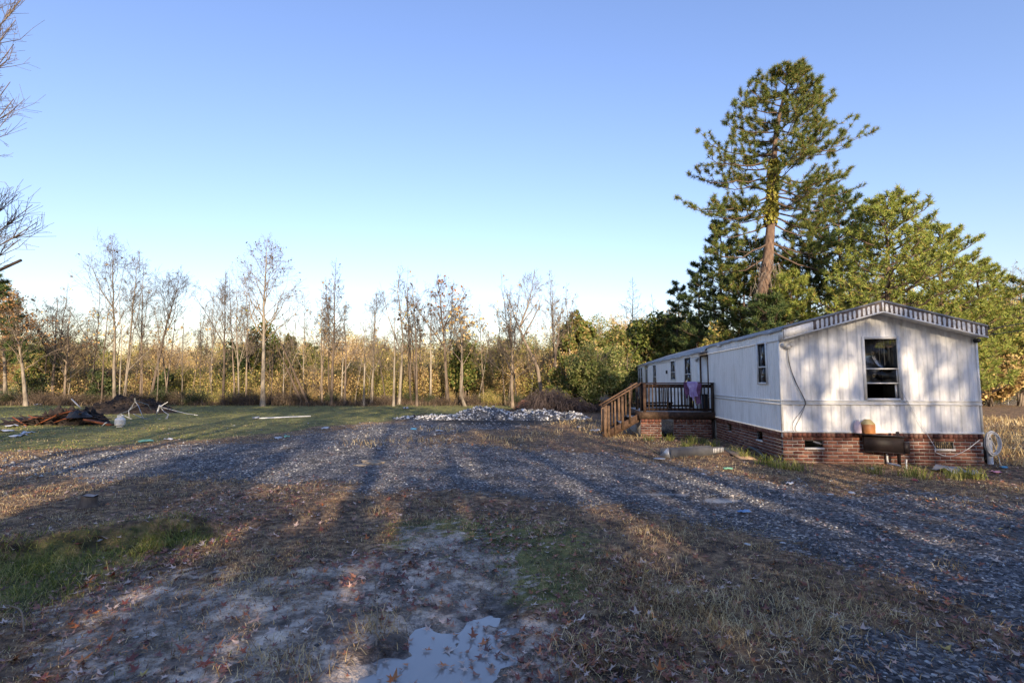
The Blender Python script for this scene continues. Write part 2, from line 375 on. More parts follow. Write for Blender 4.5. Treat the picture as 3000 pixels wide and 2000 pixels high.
def ground_material():
    m, t, b = newmat('ground')
    L = t.links.new
    geo = nd(t, 'ShaderNodeNewGeometry'); P = geo.outputs['Position']
    at_ = nd(t, 'ShaderNodeVertexColor'); at_.layer_name = 'zones'
    sp = nd(t, 'ShaderNodeSeparateColor'); L(at_.outputs[0], sp.inputs[0])
    at2 = nd(t, 'ShaderNodeVertexColor'); at2.layer_name = 'zones_more'
    sp2 = nd(t, 'ShaderNodeSeparateColor'); L(at2.outputs[0], sp2.inputs[0])
    def noise(scale, detail=6, r=0.6):
        n = nd(t, 'ShaderNodeTexNoise'); n.inputs['Scale'].default_value = scale; n.inputs['Detail'].default_value = detail; n.inputs['Roughness'].default_value = r
        L(P, n.inputs['Vector']); return n.outputs[0]
    def mix(f, a, c):
        x = nd(t, 'ShaderNodeMix'); x.data_type = 'RGBA'
        L(f, x.inputs[0]); L(a, x.inputs[6]); L(c, x.inputs[7]); return x.outputs[2]
    def edge(mk, nz, amt=0.9, sharp=3.0):
        a = nd(t, 'ShaderNodeMath', operation='MULTIPLY_ADD'); L(nz, a.inputs[0]); a.inputs[1].default_value = amt
        s = nd(t, 'ShaderNodeMath', operation='SUBTRACT'); L(mk, s.inputs[0]); s.inputs[1].default_value = amt / 2 + 0.5
        L(s.outputs[0], a.inputs[2])
        c = nd(t, 'ShaderNodeMath', operation='MULTIPLY_ADD', use_clamp=True); L(a.outputs[0], c.inputs[0]); c.inputs[1].default_value = sharp; c.inputs[2].default_value = 0.5
        return c.outputs[0]
    nA, nB, nC, nD = noise(1.3), noise(9), noise(38, 4), noise(0.35, 4)
    dirt = ramp(t, [(0.34, (0.032, 0.022, 0.017)), (0.47, (0.13, 0.087, 0.056)), (0.6, (0.28, 0.20, 0.12)), (0.72, (0.44, 0.34, 0.20))], nB).outputs[0]
    vo = nd(t, 'ShaderNodeTexVoronoi'); vo.inputs['Scale'].default_value = 30; L(P, vo.inputs['Vector'])
    svo = nd(t, 'ShaderNodeSeparateColor'); L(vo.outputs['Color'], svo.inputs[0])
    grav = ramp(t, [(0.0, (0.03, 0.032, 0.038)), (0.5, (0.10, 0.105, 0.12)), (0.85, (0.22, 0.23, 0.245)), (0.97, (0.50, 0.50, 0.49))], svo.outputs[0]).outputs[0]
    gdirt = ramp(t, [(0.35, (0.08, 0.07, 0.062)), (0.7, (0.22, 0.195, 0.165))], nB).outputs[0]
    gsel = ramp(t, [(0.55, g3(0.0)), (0.68, g3(0.85))], noise(0.9, 6, 0.7)).outputs[0]
    grav = mix(gsel, grav, gdirt)
    green = ramp(t, [(0.28, (0.06, 0.08, 0.022)), (0.5, (0.14, 0.155, 0.045)), (0.68, (0.23, 0.21, 0.08)), (0.82, (0.32, 0.25, 0.12))], nB).outputs[0]
    mud = ramp(t, [(0.32, (0.045, 0.038, 0.036)), (0.45, (0.13, 0.112, 0.10)), (0.52, (0.42, 0.38, 0.34)), (0.66, (0.62, 0.58, 0.52))], noise(3.3, 8, 0.72)).outputs[0]
    mudd = ramp(t, [(0.40, (0.05, 0.041, 0.037)), (0.6, (0.20, 0.17, 0.145))], nC).outputs[0]
    msel = ramp(t, [(0.50, g3(0.0)), (0.62, g3(0.8))], nB).outputs[0]
    mud = mix(msel, mud, mudd)
    moss = ramp(t, [(0.3, (0.055, 0.062, 0.02)), (0.55, (0.17, 0.18, 0.055)), (0.75, (0.32, 0.28, 0.12))], nB).outputs[0]
    ash = ramp(t, [(0.35, (0.015, 0.015, 0.017)), (0.7, (0.07, 0.068, 0.066))], nB).outputs[0]
    c = mix(edge(sp.outputs[1], nA), dirt, green)
    c = mix(edge(sp2.outputs[0], nA), c, moss)
    mk = edge(sp.outputs[2], nA, 1.0, 3.5); c = mix(mk, c, mud)
    gk = edge(sp.outputs[0], noise(2.6, 6, 0.7), 1.0, 5.0); c = mix(gk, c, grav)
    ak = edge(sp2.outputs[1], nA, 1.0, 3.0); c = mix(ak, c, ash)
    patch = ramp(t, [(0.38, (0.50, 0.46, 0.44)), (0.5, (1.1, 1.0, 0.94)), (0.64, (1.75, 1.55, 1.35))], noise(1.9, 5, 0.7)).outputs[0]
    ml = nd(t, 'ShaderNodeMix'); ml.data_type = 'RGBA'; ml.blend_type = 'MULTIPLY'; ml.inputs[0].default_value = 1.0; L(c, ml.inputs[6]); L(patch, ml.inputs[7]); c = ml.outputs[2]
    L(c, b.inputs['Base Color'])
    # wet mud shines
    wr = ramp(t, [(0.42, g3(0.7)), (0.56, g3(0.18))], nA).outputs[0]
    rg = nd(t, 'ShaderNodeMix'); rg.data_type = 'RGBA'; rg.inputs[6].default_value = (0.9, 0.9, 0.9, 1)
    L(mk, rg.inputs[0]); L(wr, rg.inputs[7])
    L(rg.outputs[2], b.inputs['Roughness'])
    b.inputs['Specular IOR Level'].default_value = 0.45
    hs = nd(t, 'ShaderNodeMath', operation='MULTIPLY_ADD'); L(vo.outputs['Distance'], hs.inputs[0])
    gneg = nd(t, 'ShaderNodeMath', operation='MULTIPLY'); L(gk, gneg.inputs[0]); gneg.inputs[1].default_value = -0.9
    L(gneg.outputs[0], hs.inputs[1])
    hb = nd(t, 'ShaderNodeMath', operation='ADD'); L(nB, hb.inputs[0]); L(nC, hb.inputs[1]); L(hb.outputs[0], hs.inputs[2])
    bp = nd(t, 'ShaderNodeBump'); bp.inputs['Strength'].default_value = 1.0; bp.inputs['Distance'].default_value = 0.05
    L(hs.outputs[0], bp.inputs['Height']); L(bp.outputs[0], b.inputs['Normal'])
    return m
M['ground'] = ground_material()
ground = gm.build('ground', M['ground'], smooth=True)
tag(ground, 'muddy yard of gravel, dry grass and lawn', None, None, 'structure')
ASH_C = gp(1500, 1232)[:2]
def zones(P):
    gr = np.maximum(mask(P, GRAVEL, 0.22), mask(P, GRAVEL2, 0.25))
    gr = np.clip(gr - 0.85 * mask(P, STRIP, 0.3), 0, 1)
    lw = np.maximum(mask(P, LAWN, 0.12), mask(P, BANKG, 0.2) * .55)
    far = np.clip((P[:, 1] - 60) / 20, 0, 1)
    lw = np.maximum(lw, far * 0.7)
    mu = mask(P, MUD, 0.3)
    for c, rx, ry in PUD: mu = np.maximum(mu, puddle_m(P[:, 0], P[:, 1], c, rx * 1.2, ry * 1.25))
    mo = mask(P, MOSS, 0.3)
    q_ = np.hypot((P[:, 0] - ASH_C[0]) / 5.0, (P[:, 1] - ASH_C[1]) / 3.2)
    ash = np.clip(1.3 - q_, 0, 1)
    d1 = gp(150, 1225)[:2]; q1 = np.hypot((P[:, 0] - d1[0]) / 4.5, (P[:, 1] - d1[1]) / 1.6)
    ash = np.maximum(ash, np.clip(1.25 - q1, 0, 1) * 0.9)
    return gr, lw, mu, mo, ash
GP = np.stack([gx, gy], 1)
zg = zones(GP)
for nm, ch in (('zones', zg[:3]), ('zones_more', (zg[3], zg[4], np.zeros(len(gx))))):
    ca = ground.data.color_attributes.new(nm, 'FLOAT_COLOR', 'POINT')
    ca.data.foreach_set('color', np.stack([ch[0], ch[1], ch[2], np.ones(len(gx))], 1).astype(np.float32).ravel())

# standing water
mw, tw, bw = newmat('water')
bw.inputs['Base Color'].default_value = (0.30, 0.29, 0.28, 1); bw.inputs['Roughness'].default_value = 0.03
bw.inputs['IOR'].default_value = 1.33; bw.inputs['Specular IOR Level'].default_value = 1.0
nw = nd(tw, 'ShaderNodeTexNoise'); nw.inputs['Scale'].default_value = 3; geo = nd(tw, 'ShaderNodeNewGeometry'); tw.links.new(geo.outputs['Position'], nw.inputs['Vector'])
bpw = nd(tw, 'ShaderNodeBump'); bpw.inputs['Strength'].default_value = 0.03; bpw.inputs['Distance'].default_value = 0.02
tw.links.new(nw.outputs[0], bpw.inputs['Height']); tw.links.new(bpw.outputs[0], bw.inputs['Normal'])
for (c, rx, ry) in PUD:
    mb = MB(); n = 28
    ring = [(c[0] + 1.5 * rx * math.cos(a), c[1] + 1.5 * ry * math.sin(a), -0.050) for a in np.linspace(0, 2 * math.pi, n, endpoint=False)]
    mb.add(ring, [tuple(range(n))])
    tag(mb.build('puddle', mw), 'shallow puddle of standing rain water in the mud', None, None, 'structure')

# ------------------------------------------------------------------ scattering
def blades(P, h, w, rng, lean=0.6, flat=0.0):
    n = len(P)
    yaw = rng.random(n) * 2 * math.pi; fa = rng.random(n) * 2 * math.pi
    h = h * (0.5 + rng.random(n)); ln = lean * (0.3 + 0.7 * rng.random(n))
    dx, dy = np.cos(yaw), np.sin(yaw); sx, sy = np.cos(fa) * w / 2, np.sin(fa) * w / 2
    z0 = P[:, 2] - 0.004
    mid = np.stack([P[:, 0] + dx * h * ln * 0.35, P[:, 1] + dy * h * ln * 0.35, z0 + h * (0.62 - 0.22 * ln)], 1)
    tip = np.stack([P[:, 0] + dx * h * ln, P[:, 1] + dy * h * ln, z0 + h * (1.0 - 0.62 * ln)], 1)
    s = np.stack([sx, sy, np.zeros(n)], 1)
    b0 = np.stack([P[:, 0], P[:, 1], z0], 1)
    V = np.stack([b0 - s, b0 + s, mid + s * 0.8, mid - s * 0.8, tip], 1).reshape(-1, 3)
    k = np.arange(n)[:, None] * 5
    mb = MB(); mb.add(V, k + np.array([[0, 1, 2, 3]])); mb.f.append(k + np.array([[3, 2, 4]]))
    return mb
def scatter(n, rng, x0, x1, y0, y1, dens, power=1.0):
    """n candidate points, thinned by dens(P); closer ground is strewn more finely"""
    u = rng.random(n); y = y0 * (y1 / y0) ** (u ** power)
    wid = np.minimum(1.12 * y + 1.2, 60)
    x = (rng.random(n) * 2 - 1) * wid
    ok = (x > x0) & (x < x1)
    P = np.stack([x[ok], y[ok]], 1)
    P = P[rng.random(len(P)) < dens(P)]
    return np.stack([P[:, 0], P[:, 1], hgt(P[:, 0], P[:, 1])], 1)
W_, LEN = 4.3, 22.9
YAW = math.radians(5.5)
P0 = np.array([6.32, 12.08])
UX = np.array([math.cos(YAW), -math.sin(YAW)]); VX = np.array([math.sin(YAW), math.cos(YAW)])
def loc2(x, y): return P0 + UX * x + VX * y
def under_home(P):
    d = P[:, :2] - P0; a = d @ UX; b = d @ VX
    return ((a > -0.02) & (a < W_) & (b > -0.02) & (b < LEN)) | ((a > -2.45) & (a < 0) & (b > 5.2) & (b < 8.2))
rng = np.random.default_rng(11)
def wet(P):
    m = np.zeros(len(P))
    for c, rx, ry in PUD: m = np.maximum(m, puddle_m(P[:, 0], P[:, 1], c, rx, ry))
    return m
def clump(P, s, k=0.0): return np.clip(fbm(P[:, 0] * s + k, P[:, 1] * s + k, 3) * 1.6 + 0.45, 0, 1)
def d_dry(P):
    gr, lw, mu, mo, ash = zones(P)
    d = (1 - 0.965 * gr) * (1 - 0.88 * lw) * (1 - 0.9 * mu) * (1 - 0.6 * mo) * (1 - ash) * (0.25 + 0.75 * clump(P, 0.9) ** 1.5)
    d *= (wet(P) < 0.05) & ~under_home(P)
    return d
def d_thatch(P):
    gr, lw, mu, mo, ash = zones(P)
    return (1 - 0.95 * gr) * (1 - 0.7 * lw) * (1 - 0.65 * mu) * (1 - ash * .6) * (0.2 + 0.8 * clump(P, 1.6, 9)) * (wet(P) < 0.1) * ~under_home(P)
def d_green(P):
    gr, lw, mu, mo, ash = zones(P)
    bank = mask(P, BANKG, 0.2)
    return np.clip(lw * 0.8 + mo * 0.45 + 0.05 + 0.9 * bank, 0, 1) * (1 - gr * 0.95) * (1 - 0.75 * mu) * (1 - ash) * (0.25 + 0.75 * clump(P, 1.2, 4)) * (wet(P) < 0.05) * ~under_home(P)
def wscale(P, a): return a * np.maximum(1.0, np.hypot(P[:, 0], P[:, 1]) / 9.0)
P = scatter(300000, rng, -40, 40, 2.2, 24, d_dry)
hh = (0.028 + 0.06 * clump(P, 0.7, 30) ** 1.5) * np.clip(1.25 - P[:, 1] / 60, 0.6, 1.2)
tag(blades(P, hh, wscale(P, 0.0045), rng, 1.3).build('dry_grass', M['straw']), 'dry straw-coloured grass standing across the yard', 'grass', None, 'stuff')
P = scatter(200000, rng, -40, 40, 2.2, 24, d_thatch)
tag(blades(P, 0.045, wscale(P, 0.006), rng, 1.6).build('dead_thatch', M['thatch']), 'flattened brown dead grass and pine straw on the yard', 'grass', None, 'stuff')
P = scatter(330000, rng, -60, 40, 2.2, 46, d_green)
hh = np.where(inside(P, BANKG), 0.07, 0.04) * np.where(P[:, 1] > 14, 1.1, 1.0)
tag(blades(P, hh, wscale(P, 0.005), rng, 1.0).build('green_grass', M['grass']), 'short green grass on the lawn and bank', 'grass', None, 'stuff')
# taller tufts
tr = np.random.default_rng(21)
def tuft_points(cs, n, r):
    out = []
    for (x, y) in cs:
        a = tr.normal(size=(n, 2)) * r; out.append(np.stack([x + a[:, 0], y + a[:, 1]], 1))
    Q = np.concatenate(out); return np.stack([Q[:, 0], Q[:, 1], hgt(Q[:, 0], Q[:, 1])], 1)
cs = [gp(*p)[:2] for p in ((470, 1600), (420, 1610), (520, 1590), (150, 1720), (300, 1640), (60, 1690), (200, 1660), (120, 1660), (20, 1650), (560, 1590))]
tag(blades(tuft_points(cs, 200, 0.16), 0.15, 0.006, tr, 1.3).build('bank_grass', M['grass']), 'long green grass hanging over the low bank', 'grass', None, 'stuff')
cs = [gp(*p)[:2] for p in ((2020, 1290), (2010, 1310), (2030, 1300), (2300, 1372), (2330, 1376), (2270, 1368), (2240, 1360), (2180, 1340), (2150, 1330), (2660, 1395), (2560, 1385), (2790, 1400), (2820, 1395), (2700, 1400), (2860, 1400), (1960, 1290), (1900, 1290), (2060, 1300), (2090, 1310))]
tag(blades(tuft_points(cs, 70, 0.09), 0.26, 0.010, tr, 0.8).build('weed_tufts', M['grass']), 'green weed tufts along the brick skirting', 'weeds', None, 'stuff')
cs = [gp(*p)[:2] for p in ((1080, 1840), (1100, 1850), (1120, 1820), (1300, 1480), (1090, 1500), (1600, 1560), (1640, 1540), (2210, 1600), (2430, 1850), (1700, 1950), (1660, 1900), (880, 1990), (760, 1960), (820, 1940), (1500, 1510), (2780, 1660), (1770, 1700), (1740, 1680), (1250, 1470))]
tag(blades(tuft_points(cs, 60, 0.12), 0.13, 0.005, tr, 1.3).build('straw_tufts', M['straw']), 'taller dry grass tufts in the trampled yard', 'grass', None, 'stuff')
cs = [gp(*p)[:2] for p in ((1740, 1262), (1700, 1250), (1660, 1240), (1720, 1235), (1780, 1268), (1600, 1270), (1500, 1290), (1300, 1262), (1080, 1300), (1240, 1290), (1850, 1288), (2900, 1330), (2950, 1320), (2980, 1290), (2930, 1300), (2960, 1350), (2990, 1360), (2900, 1290), (2930, 1260), (2990, 1250))]
tag(blades(tuft_points(cs, 120, 0.45), 0.24, 0.012, tr, 1.2).build('rank_grass', M['straw']), 'rank dry weeds around the porch steps and far corner', 'weeds', None, 'stuff')
cs = [(x, y) for x, y in zip(np.linspace(11.5, 24, 26), 13 + tr.random(26) * 22)]
tag(blades(tuft_points(cs, 260, 0.9), 0.32, 0.016, tr, 0.9).build('tall_weeds', M['straw']), 'tall dry weeds beside the mobile home and fence', 'weeds', None, 'stuff')
cs = [(x, y) for x, y in zip(np.linspace(-46, 10, 90), 40.5 + tr.random(90) * 4)]
tag(blades(tuft_points(cs, 110, 0.8), 0.45, 0.03, tr, 0.9).build('woodland_edge_weeds', M['brush']), 'dry weeds along the foot of the tree line', 'weeds', None, 'stuff')  # shade along the trees' foot is put into the weeds' dark colour

# gravel stones
def stones(P, size, rng, flat=0.6):
    n = len(P)
    base = np.array([(1, 0, 0), (0, 1, 0), (-1, 0, 0), (0, -1, 0), (0, 0, 1), (0, 0, -1)], float)
    V = base[None] * (0.65 + 0.7 * rng.random((n, 6, 1))) * size[:, None, None]
    V = V + rng.normal(size=(n, 6, 3)) * size[:, None, None] * 0.22
    V[:, :, 2] *= flat
    a = rng.random(n) * 6.28; c, s = np.cos(a)[:, None], np.sin(a)[:, None]
    X = V[:, :, 0] * c - V[:, :, 1] * s; Y = V[:, :, 0] * s + V[:, :, 1] * c
    V = np.stack([X, Y, V[:, :, 2]], 2) + P[:, None, :]
    F = np.array([(0, 1, 4), (1, 2, 4), (2, 3, 4), (3, 0, 4), (1, 0, 5), (2, 1, 5), (3, 2, 5), (0, 3, 5)])
    mb = MB(); mb.add(V.reshape(-1, 3), (np.arange(n)[:, None, None] * 6 + F[None]).reshape(-1, 3))
    return mb
def d_grav(P):
    gr, lw, mu, mo, ash = zones(P)
    return np.clip(gr * (0.35 + 0.65 * clump(P, 0.8, 2)) + 0.012, 0, 1) * ~under_home(P) * (wet(P) < 0.3)
P = scatter(125000, rng, -30, 30, 2.4, 24, d_grav)
sz = (0.010 + 0.014 * rng.random(len(P)) ** 2) * np.maximum(1, np.hypot(P[:, 0], P[:, 1]) / 9)
tag(stones(P, sz, rng).build('gravel', M['stone']), 'loose grey crushed gravel over the driveway', 'gravel', None, 'stuff')

# fallen leaves
def leaf_shape(seed, curl=0.3):
    r = np.random.default_rng(seed); v = [(0, 0, 0.0)]
    lob = [(-2.4, .55), (-1.9, .28), (-1.2, .85), (-.75, .33), (0, 1.0), (.75, .33), (1.2, .85), (1.9, .28), (2.4, .55), (math.pi, .12)]
    for a, q_ in lob:
        q_ *= 0.88 + 0.24 * r.random()
        x, y = q_ * math.sin(a), q_ * math.cos(a)
        v.append((x, y, curl * (q_ ** 2) * (0.2 + 0.9 * r.random()) * (1 if r.random() > .3 else -0.4)))
    n = len(lob)
    return np.array(v), np.array([(0, 1 + k, 1 + (k + 1) % n) for k in range(n)])
LS = [leaf_shape(k, 0.25 + 0.12 * (k % 4)) for k in range(8)]
def d_leaf(P):
    gr, lw, mu, mo, ash = zones(P)
    c = clump(P, 0.8, 55) ** 1.6
    return np.clip((0.12 + 0.88 * c) * (1 - 0.72 * gr) * (1 - 0.7 * lw) * (1 - 0.25 * mo) * (1 - 0.55 * np.clip(wet(P) * 2, 0, 1)), 0, 1) * ~under_home(P)
P = scatter(46000, rng, -30, 30, 2.3, 17, d_leaf)
P[:, 2] = np.maximum(P[:, 2], -0.049)
mb = MB()
for k in range(8):
    Q = P[k::8]; n = len(Q); v, f = LS[k]
    s = (0.022 + 0.035 * rng.random(n)); a = rng.random(n) * 6.28
    c, sn = np.cos(a)[:, None], np.sin(a)[:, None]
    tx, ty = rng.normal(size=(2, n, 1)) * 0.25
    x = v[None, :, 0] * s[:, None]; y = v[None, :, 1] * s[:, None]; z = v[None, :, 2] * s[:, None] + x * tx[:, :] + y * ty[:, :]
    V = np.stack([x * c - y * sn + Q[:, 0:1], x * sn + y * c + Q[:, 1:2], z + Q[:, 2:3] + 0.012], 2)
    mb.add(V.reshape(-1, 3), (np.arange(n)[:, None, None] * len(v) + f[None]).reshape(-1, 3))
tag(mb.build('leaf_litter', M['litterleaf']), 'brown and red leaf litter scattered over the yard', 'leaf litter', None, 'stuff')
# the largest leaves one by one
leafcol = {'rust-red': (0.34, 0.075, 0.035), 'orange-brown': (0.50, 0.19, 0.05), 'dark maroon': (0.13, 0.042, 0.04), 'pale tan': (0.66, 0.53, 0.44), 'dull brown': (0.24, 0.14, 0.085), 'yellow': (0.55, 0.38, 0.07)}
LM = {}
for k, c in leafcol.items():
    m_ = mat_noise('leaf_' + k.replace(' ', '_').replace('-', '_'), [(0.3, tuple(np.array(c) * 0.6)), (0.7, c)], 3, 0.45, 0.2, rand=0.3, spec=0.5)
    for j, (v, f) in enumerate(LS):
        mb = MB(); mb.add(v, f); me = mb.mesh('fallen_leaf'); me.materials.append(m_); LM[k, j] = me
lr = np.random.default_rng(77)
Q = scatter(2600, lr, -6, 8, 2.5, 8.0, d_leaf)
keys = ['rust-red', 'dark maroon', 'dull brown', 'pale tan', 'dark maroon', 'dull brown', 'orange-brown', 'rust-red', 'dull brown', 'pale tan', 'yellow']
spots = [(Q[i, 0], Q[i, 1], keys[lr.integers(len(keys))], 0.045 + 0.03 * lr.random()) for i in range(min(len(Q), 210))]
for px, py, k, s in ((1155, 1965, 'orange-brown', .075), (2205, 1690, 'pale tan', .07), (1650, 1600, 'rust-red', .07), (1700, 1822, 'pale tan', .075), (800, 1860, 'pale tan', .08), (240, 1930, 'orange-brown', .09), (40, 1920, 'orange-brown', .09), (280, 1690, 'orange-brown', .08), (330, 1690, 'rust-red', .07), (870, 1635, 'orange-brown', .06), (890, 1860, 'pale tan', .07), (1310, 1885, 'pale tan', .08), (2850, 1730, 'orange-brown', .06), (2360, 1715, 'rust-red', .07), (1800, 1900, 'dull brown', .07), (600, 1950, 'rust-red', .08), (120, 1990, 'rust-red', .08), (2020, 1340, 'rust-red', .06), (1920, 1330, 'rust-red', .06)):
    p = gp(px, py); spots.append((p[0], p[1], k, s))
for x, y, k, s in spots:
    o = link('fallen_leaf', LM[k, int(lr.integers(8))], None, (x, y, max(hz(x, y), -0.050) + 0.006), (lr.normal() * .18, lr.normal() * .18, lr.random() * 6.28), (s, s, s))
    tag(o, f'{k} fallen lobed leaf lying on the ground', 'leaf', f'{k} fallen leaves in the foreground')

# ------------------------------------------------------------------ mobile home
def tl(p):  # world -> home local
    d = np.array(p[:2]) - P0; return np.array([d @ UX, d @ VX, p[2]])
def planehit(px, py, axis_, val):
    o = np.array([0, 0, H]); d = ray(px, py)
    ol, dl = tl(o), tl(o + d) - tl(o)
    t = (val - ol[axis_]) / dl[axis_]
    return ol + dl * t
def F(px, py, y=0.0):
    p = planehit(px, py, 1, y); return p[0], p[2]
def S(px, py, x=0.0):
    p = planehit(px, py, 0, x); return p[1], p[2]
HOME_LOC = (P0[0], P0[1], 0)
def hthing(name, label, cat, group=None): return thing(name, label, cat, HOME_LOC, -YAW, group)

def siding(name, base, dirt):
    m, t, b = newmat(name); L = t.links.new
    tc = nd(t, 'ShaderNodeTexCoord')
    def ns(scale, stretch, det=5):
        mp = nd(t, 'ShaderNodeMapping'); mp.inputs['Scale'].default_value = stretch; L(tc.outputs['Object'], mp.inputs[0])
        n = nd(t, 'ShaderNodeTexNoise'); n.inputs['Scale'].default_value = scale; n.inputs['Detail'].default_value = det; n.inputs['Roughness'].default_value = 0.7
        L(mp.outputs[0], n.inputs['Vector']); return n.outputs[0]
    s1 = ns(7, (1, 1, 0.06)); s2 = ns(2.0, (1, 1, 0.5)); s3 = ns(45, (1, 1, 1), 3)
    r1 = ramp(t, [(0.32, dirt), (0.58, base)], s1)
    r2 = ramp(t, [(0.30, tuple(np.array(dirt) * 0.9)), (0.52, base)], s2)
    mx = nd(t, 'ShaderNodeMix'); mx.data_type = 'RGBA'; mx.inputs[0].default_value = 0.5; L(r1.outputs[0], mx.inputs[6]); L(r2.outputs[0], mx.inputs[7])
    sp = ramp(t, [(0.24, (0.18, 0.15, 0.13)), (0.30, (1, 1, 1))], s3)
    ml = nd(t, 'ShaderNodeMix'); ml.data_type = 'RGBA'; ml.blend_type = 'MULTIPLY'; ml.inputs[0].default_value = 0.7; L(mx.outputs[2], ml.inputs[6]); L(sp.outputs[0], ml.inputs[7])
    L(ml.outputs[2], b.inputs['Base Color']); b.inputs['Roughness'].default_value = 0.45; b.inputs['Specular IOR Level'].default_value = 0.35
    return m
M['siding'] = siding('white_siding', (0.84, 0.84, 0.83), (0.62, 0.61, 0.58))
M['siding_gable'] = siding('gable_siding', (0.78, 0.78, 0.78), (0.42, 0.42, 0.41))
M['trim'] = plain('white_trim', (0.68, 0.68, 0.67), 0.5, var=0.15)
M['taupe'] = mat_noise('taupe_fascia', [(0.3, (0.13, 0.10, 0.085)), (0.7, (0.21, 0.165, 0.14))], 8, 0.7)
M['daub'] = plain('white_daub', (0.66, 0.66, 0.66), 0.7, var=0.2, scale=20)
M['roof'] = mat_noise('roof_metal', [(0.3, (0.10, 0.10, 0.11)), (0.6, (0.26, 0.26, 0.27)), (0.8, (0.42, 0.42, 0.42))], 3, 0.55, 0.2, (1, 0.3, 1))
M['alu'] = plain('aluminium_frame', (0.55, 0.55, 0.55), 0.4, 0.3, var=0.2)
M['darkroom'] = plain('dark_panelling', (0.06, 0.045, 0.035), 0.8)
M['black'] = plain('black_plastic', (0.018, 0.018, 0.02), 0.5)
M['white_plastic'] = plain('white_plastic', (0.62, 0.62, 0.62), 0.4, var=0.12)
M['brick'] = mat_noise('brick', [(0.22, (0.085, 0.034, 0.028)), (0.45, (0.175, 0.066, 0.046)), (0.62, (0.24, 0.10, 0.065)), (0.85, (0.25, 0.16, 0.12))], 2, 0.9, 0.4, rand=0.55, bscale=40)
M['mortar'] = mat_noise('mortar', [(0.3, (0.22, 0.20, 0.18)), (0.7, (0.45, 0.42, 0.39))], 9, 0.95, 0.3)
M['sill'] = plain('painted_sill', (0.52, 0.50, 0.48), 0.8)
M['lumber'] = mat_noise('weathered_lumber', [(0.28, (0.025, 0.015, 0.010)), (0.5, (0.07, 0.04, 0.026)), (0.75, (0.15, 0.09, 0.055))], 6, 0.8, 0.4, (1, 1, 1), rand=0.35)
M['lumber_new'] = mat_noise('bare_lumber', [(0.3, (0.06, 0.036, 0.022)), (0.7, (0.19, 0.12, 0.075))], 7, 0.8, 0.3, rand=0.3)
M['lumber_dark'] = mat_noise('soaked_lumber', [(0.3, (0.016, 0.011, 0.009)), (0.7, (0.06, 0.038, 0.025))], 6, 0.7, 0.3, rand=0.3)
M['deck'] = mat_noise('frosted_deck', [(0.35, (0.10, 0.085, 0.075)), (0.6, (0.36, 0.35, 0.35))], 3, 0.6, 0.2, rand=0.3)
mg, tg, bgl = newmat('glass')
gl = nd(tg, 'ShaderNodeBsdfGlossy'); gl.inputs['Roughness'].default_value = 0.03
trn = nd(tg, 'ShaderNodeBsdfTransparent'); trn.inputs[0].default_value = (0.6, 0.61, 0.61, 1)
fr = nd(tg, 'ShaderNodeFresnel'); fr.inputs[0].default_value = 1.3
mxg = nd(tg, 'ShaderNodeMixShader'); tg.links.new(fr.outputs[0], mxg.inputs[0]); tg.links.new(trn.outputs[0], mxg.inputs[1]); tg.links.new(gl.outputs[0], mxg.inputs[2])
tg.links.new(mxg.outputs[0], tg.nodes['Material Output'].inputs[0]); M['glass'] = mg

Z0, ZE, ZP = 0.71, 2.86, 3.46
home = hthing('mobile_home', 'long white ribbed metal mobile home with striped gable fascia on a brick skirt', 'mobile home')
def rib(u, pitch, depth, duty=0.5):
    k = (u / pitch) % 1.0
    return depth if k < duty else 0.0
def wall_panel(length, top, holes, pitch, depth, put):
    """ribbed sheet with openings; top(u) gives its height, put(u, out, z) places it"""
    us = {0.0, length}
    n = int(length / pitch)
    for i in range(n + 1):
        for f in (0.0, 0.12, 0.5, 0.62):
            u = (i + f) * pitch
            if 0 < u < length: us.add(round(u, 4))
    for h in holes: us.update((h[0], h[1]))
    us.add(length / 2)
    us = sorted(us); mb = MB()
    def out(u):
        k = (u / pitch) % 1.0
        if k < 0.12: return depth * k / 0.12
        if k < 0.5: return depth
        if k < 0.62: return depth * (0.62 - k) / 0.12
        return 0
    for a, b in zip(us[:-1], us[1:]):
        if b - a < 1e-4: continue
        mid = (a + b) / 2
        spans = [(Z0, None)]
        hs = sorted([h for h in holes if h[0] < mid < h[1]], key=lambda h: h[2])
        z = Z0; cells = []
        for h in hs:
            if h[2] > z: cells.append((z, h[2]))
            z = h[3]
        cells.append((z, None))
        for z0, z1 in cells:
            ta, tb = (top(a), top(b)) if z1 is None else (z1, z1)
            oa, ob = out(a + 1e-5), out(b - 1e-5)
            mb.add([put(a, oa, z0), put(b, ob, z0), put(b, ob, tb), put(a, oa, ta)], [(0, 1, 2, 3)])
    return mb
# window and door openings, read off the photograph and laid onto the walls
def side_rect(x0, y0, x1, y1):
    a, zt = S(x1, y0); b, zb = S(x0, y1); _, zt2 = S(x0, y0); _, zb2 = S(x1, y1)
    return [a, b, (zb + zb2) / 2, (zt + zt2) / 2]
fx0, fzt = F(2528, 992); fx1, fzb = F(2637, 1168)
FW = [fx0, fx1, fzb, fzt]
SW = [side_rect(2224, 1005, 2245, 1122), side_rect(2008, 1047, 2025, 1128), side_rect(1967, 1057, 1978.5, 1112), side_rect(1915, 1069, 1923, 1126), side_rect(1872, 1078, 1876, 1122), side_rect(1878, 1077, 1883, 1122)]
dy0, _ = S(2075, 1100); dy1, _ = S(2054, 1100)
DOOR = [dy0, dy1, 0.90, 2.80]
d20, _ = S(1899, 1100); d21, _ = S(1891, 1100)
DOOR2 = [d20, d21, 0.90, 2.74]
sw = wall_panel(LEN, lambda u: ZE, SW + [DOOR, DOOR2], 0.152, 0.009, lambda u, o, z: (-o, u, z))
sw.build('side_siding', M['siding'], home)
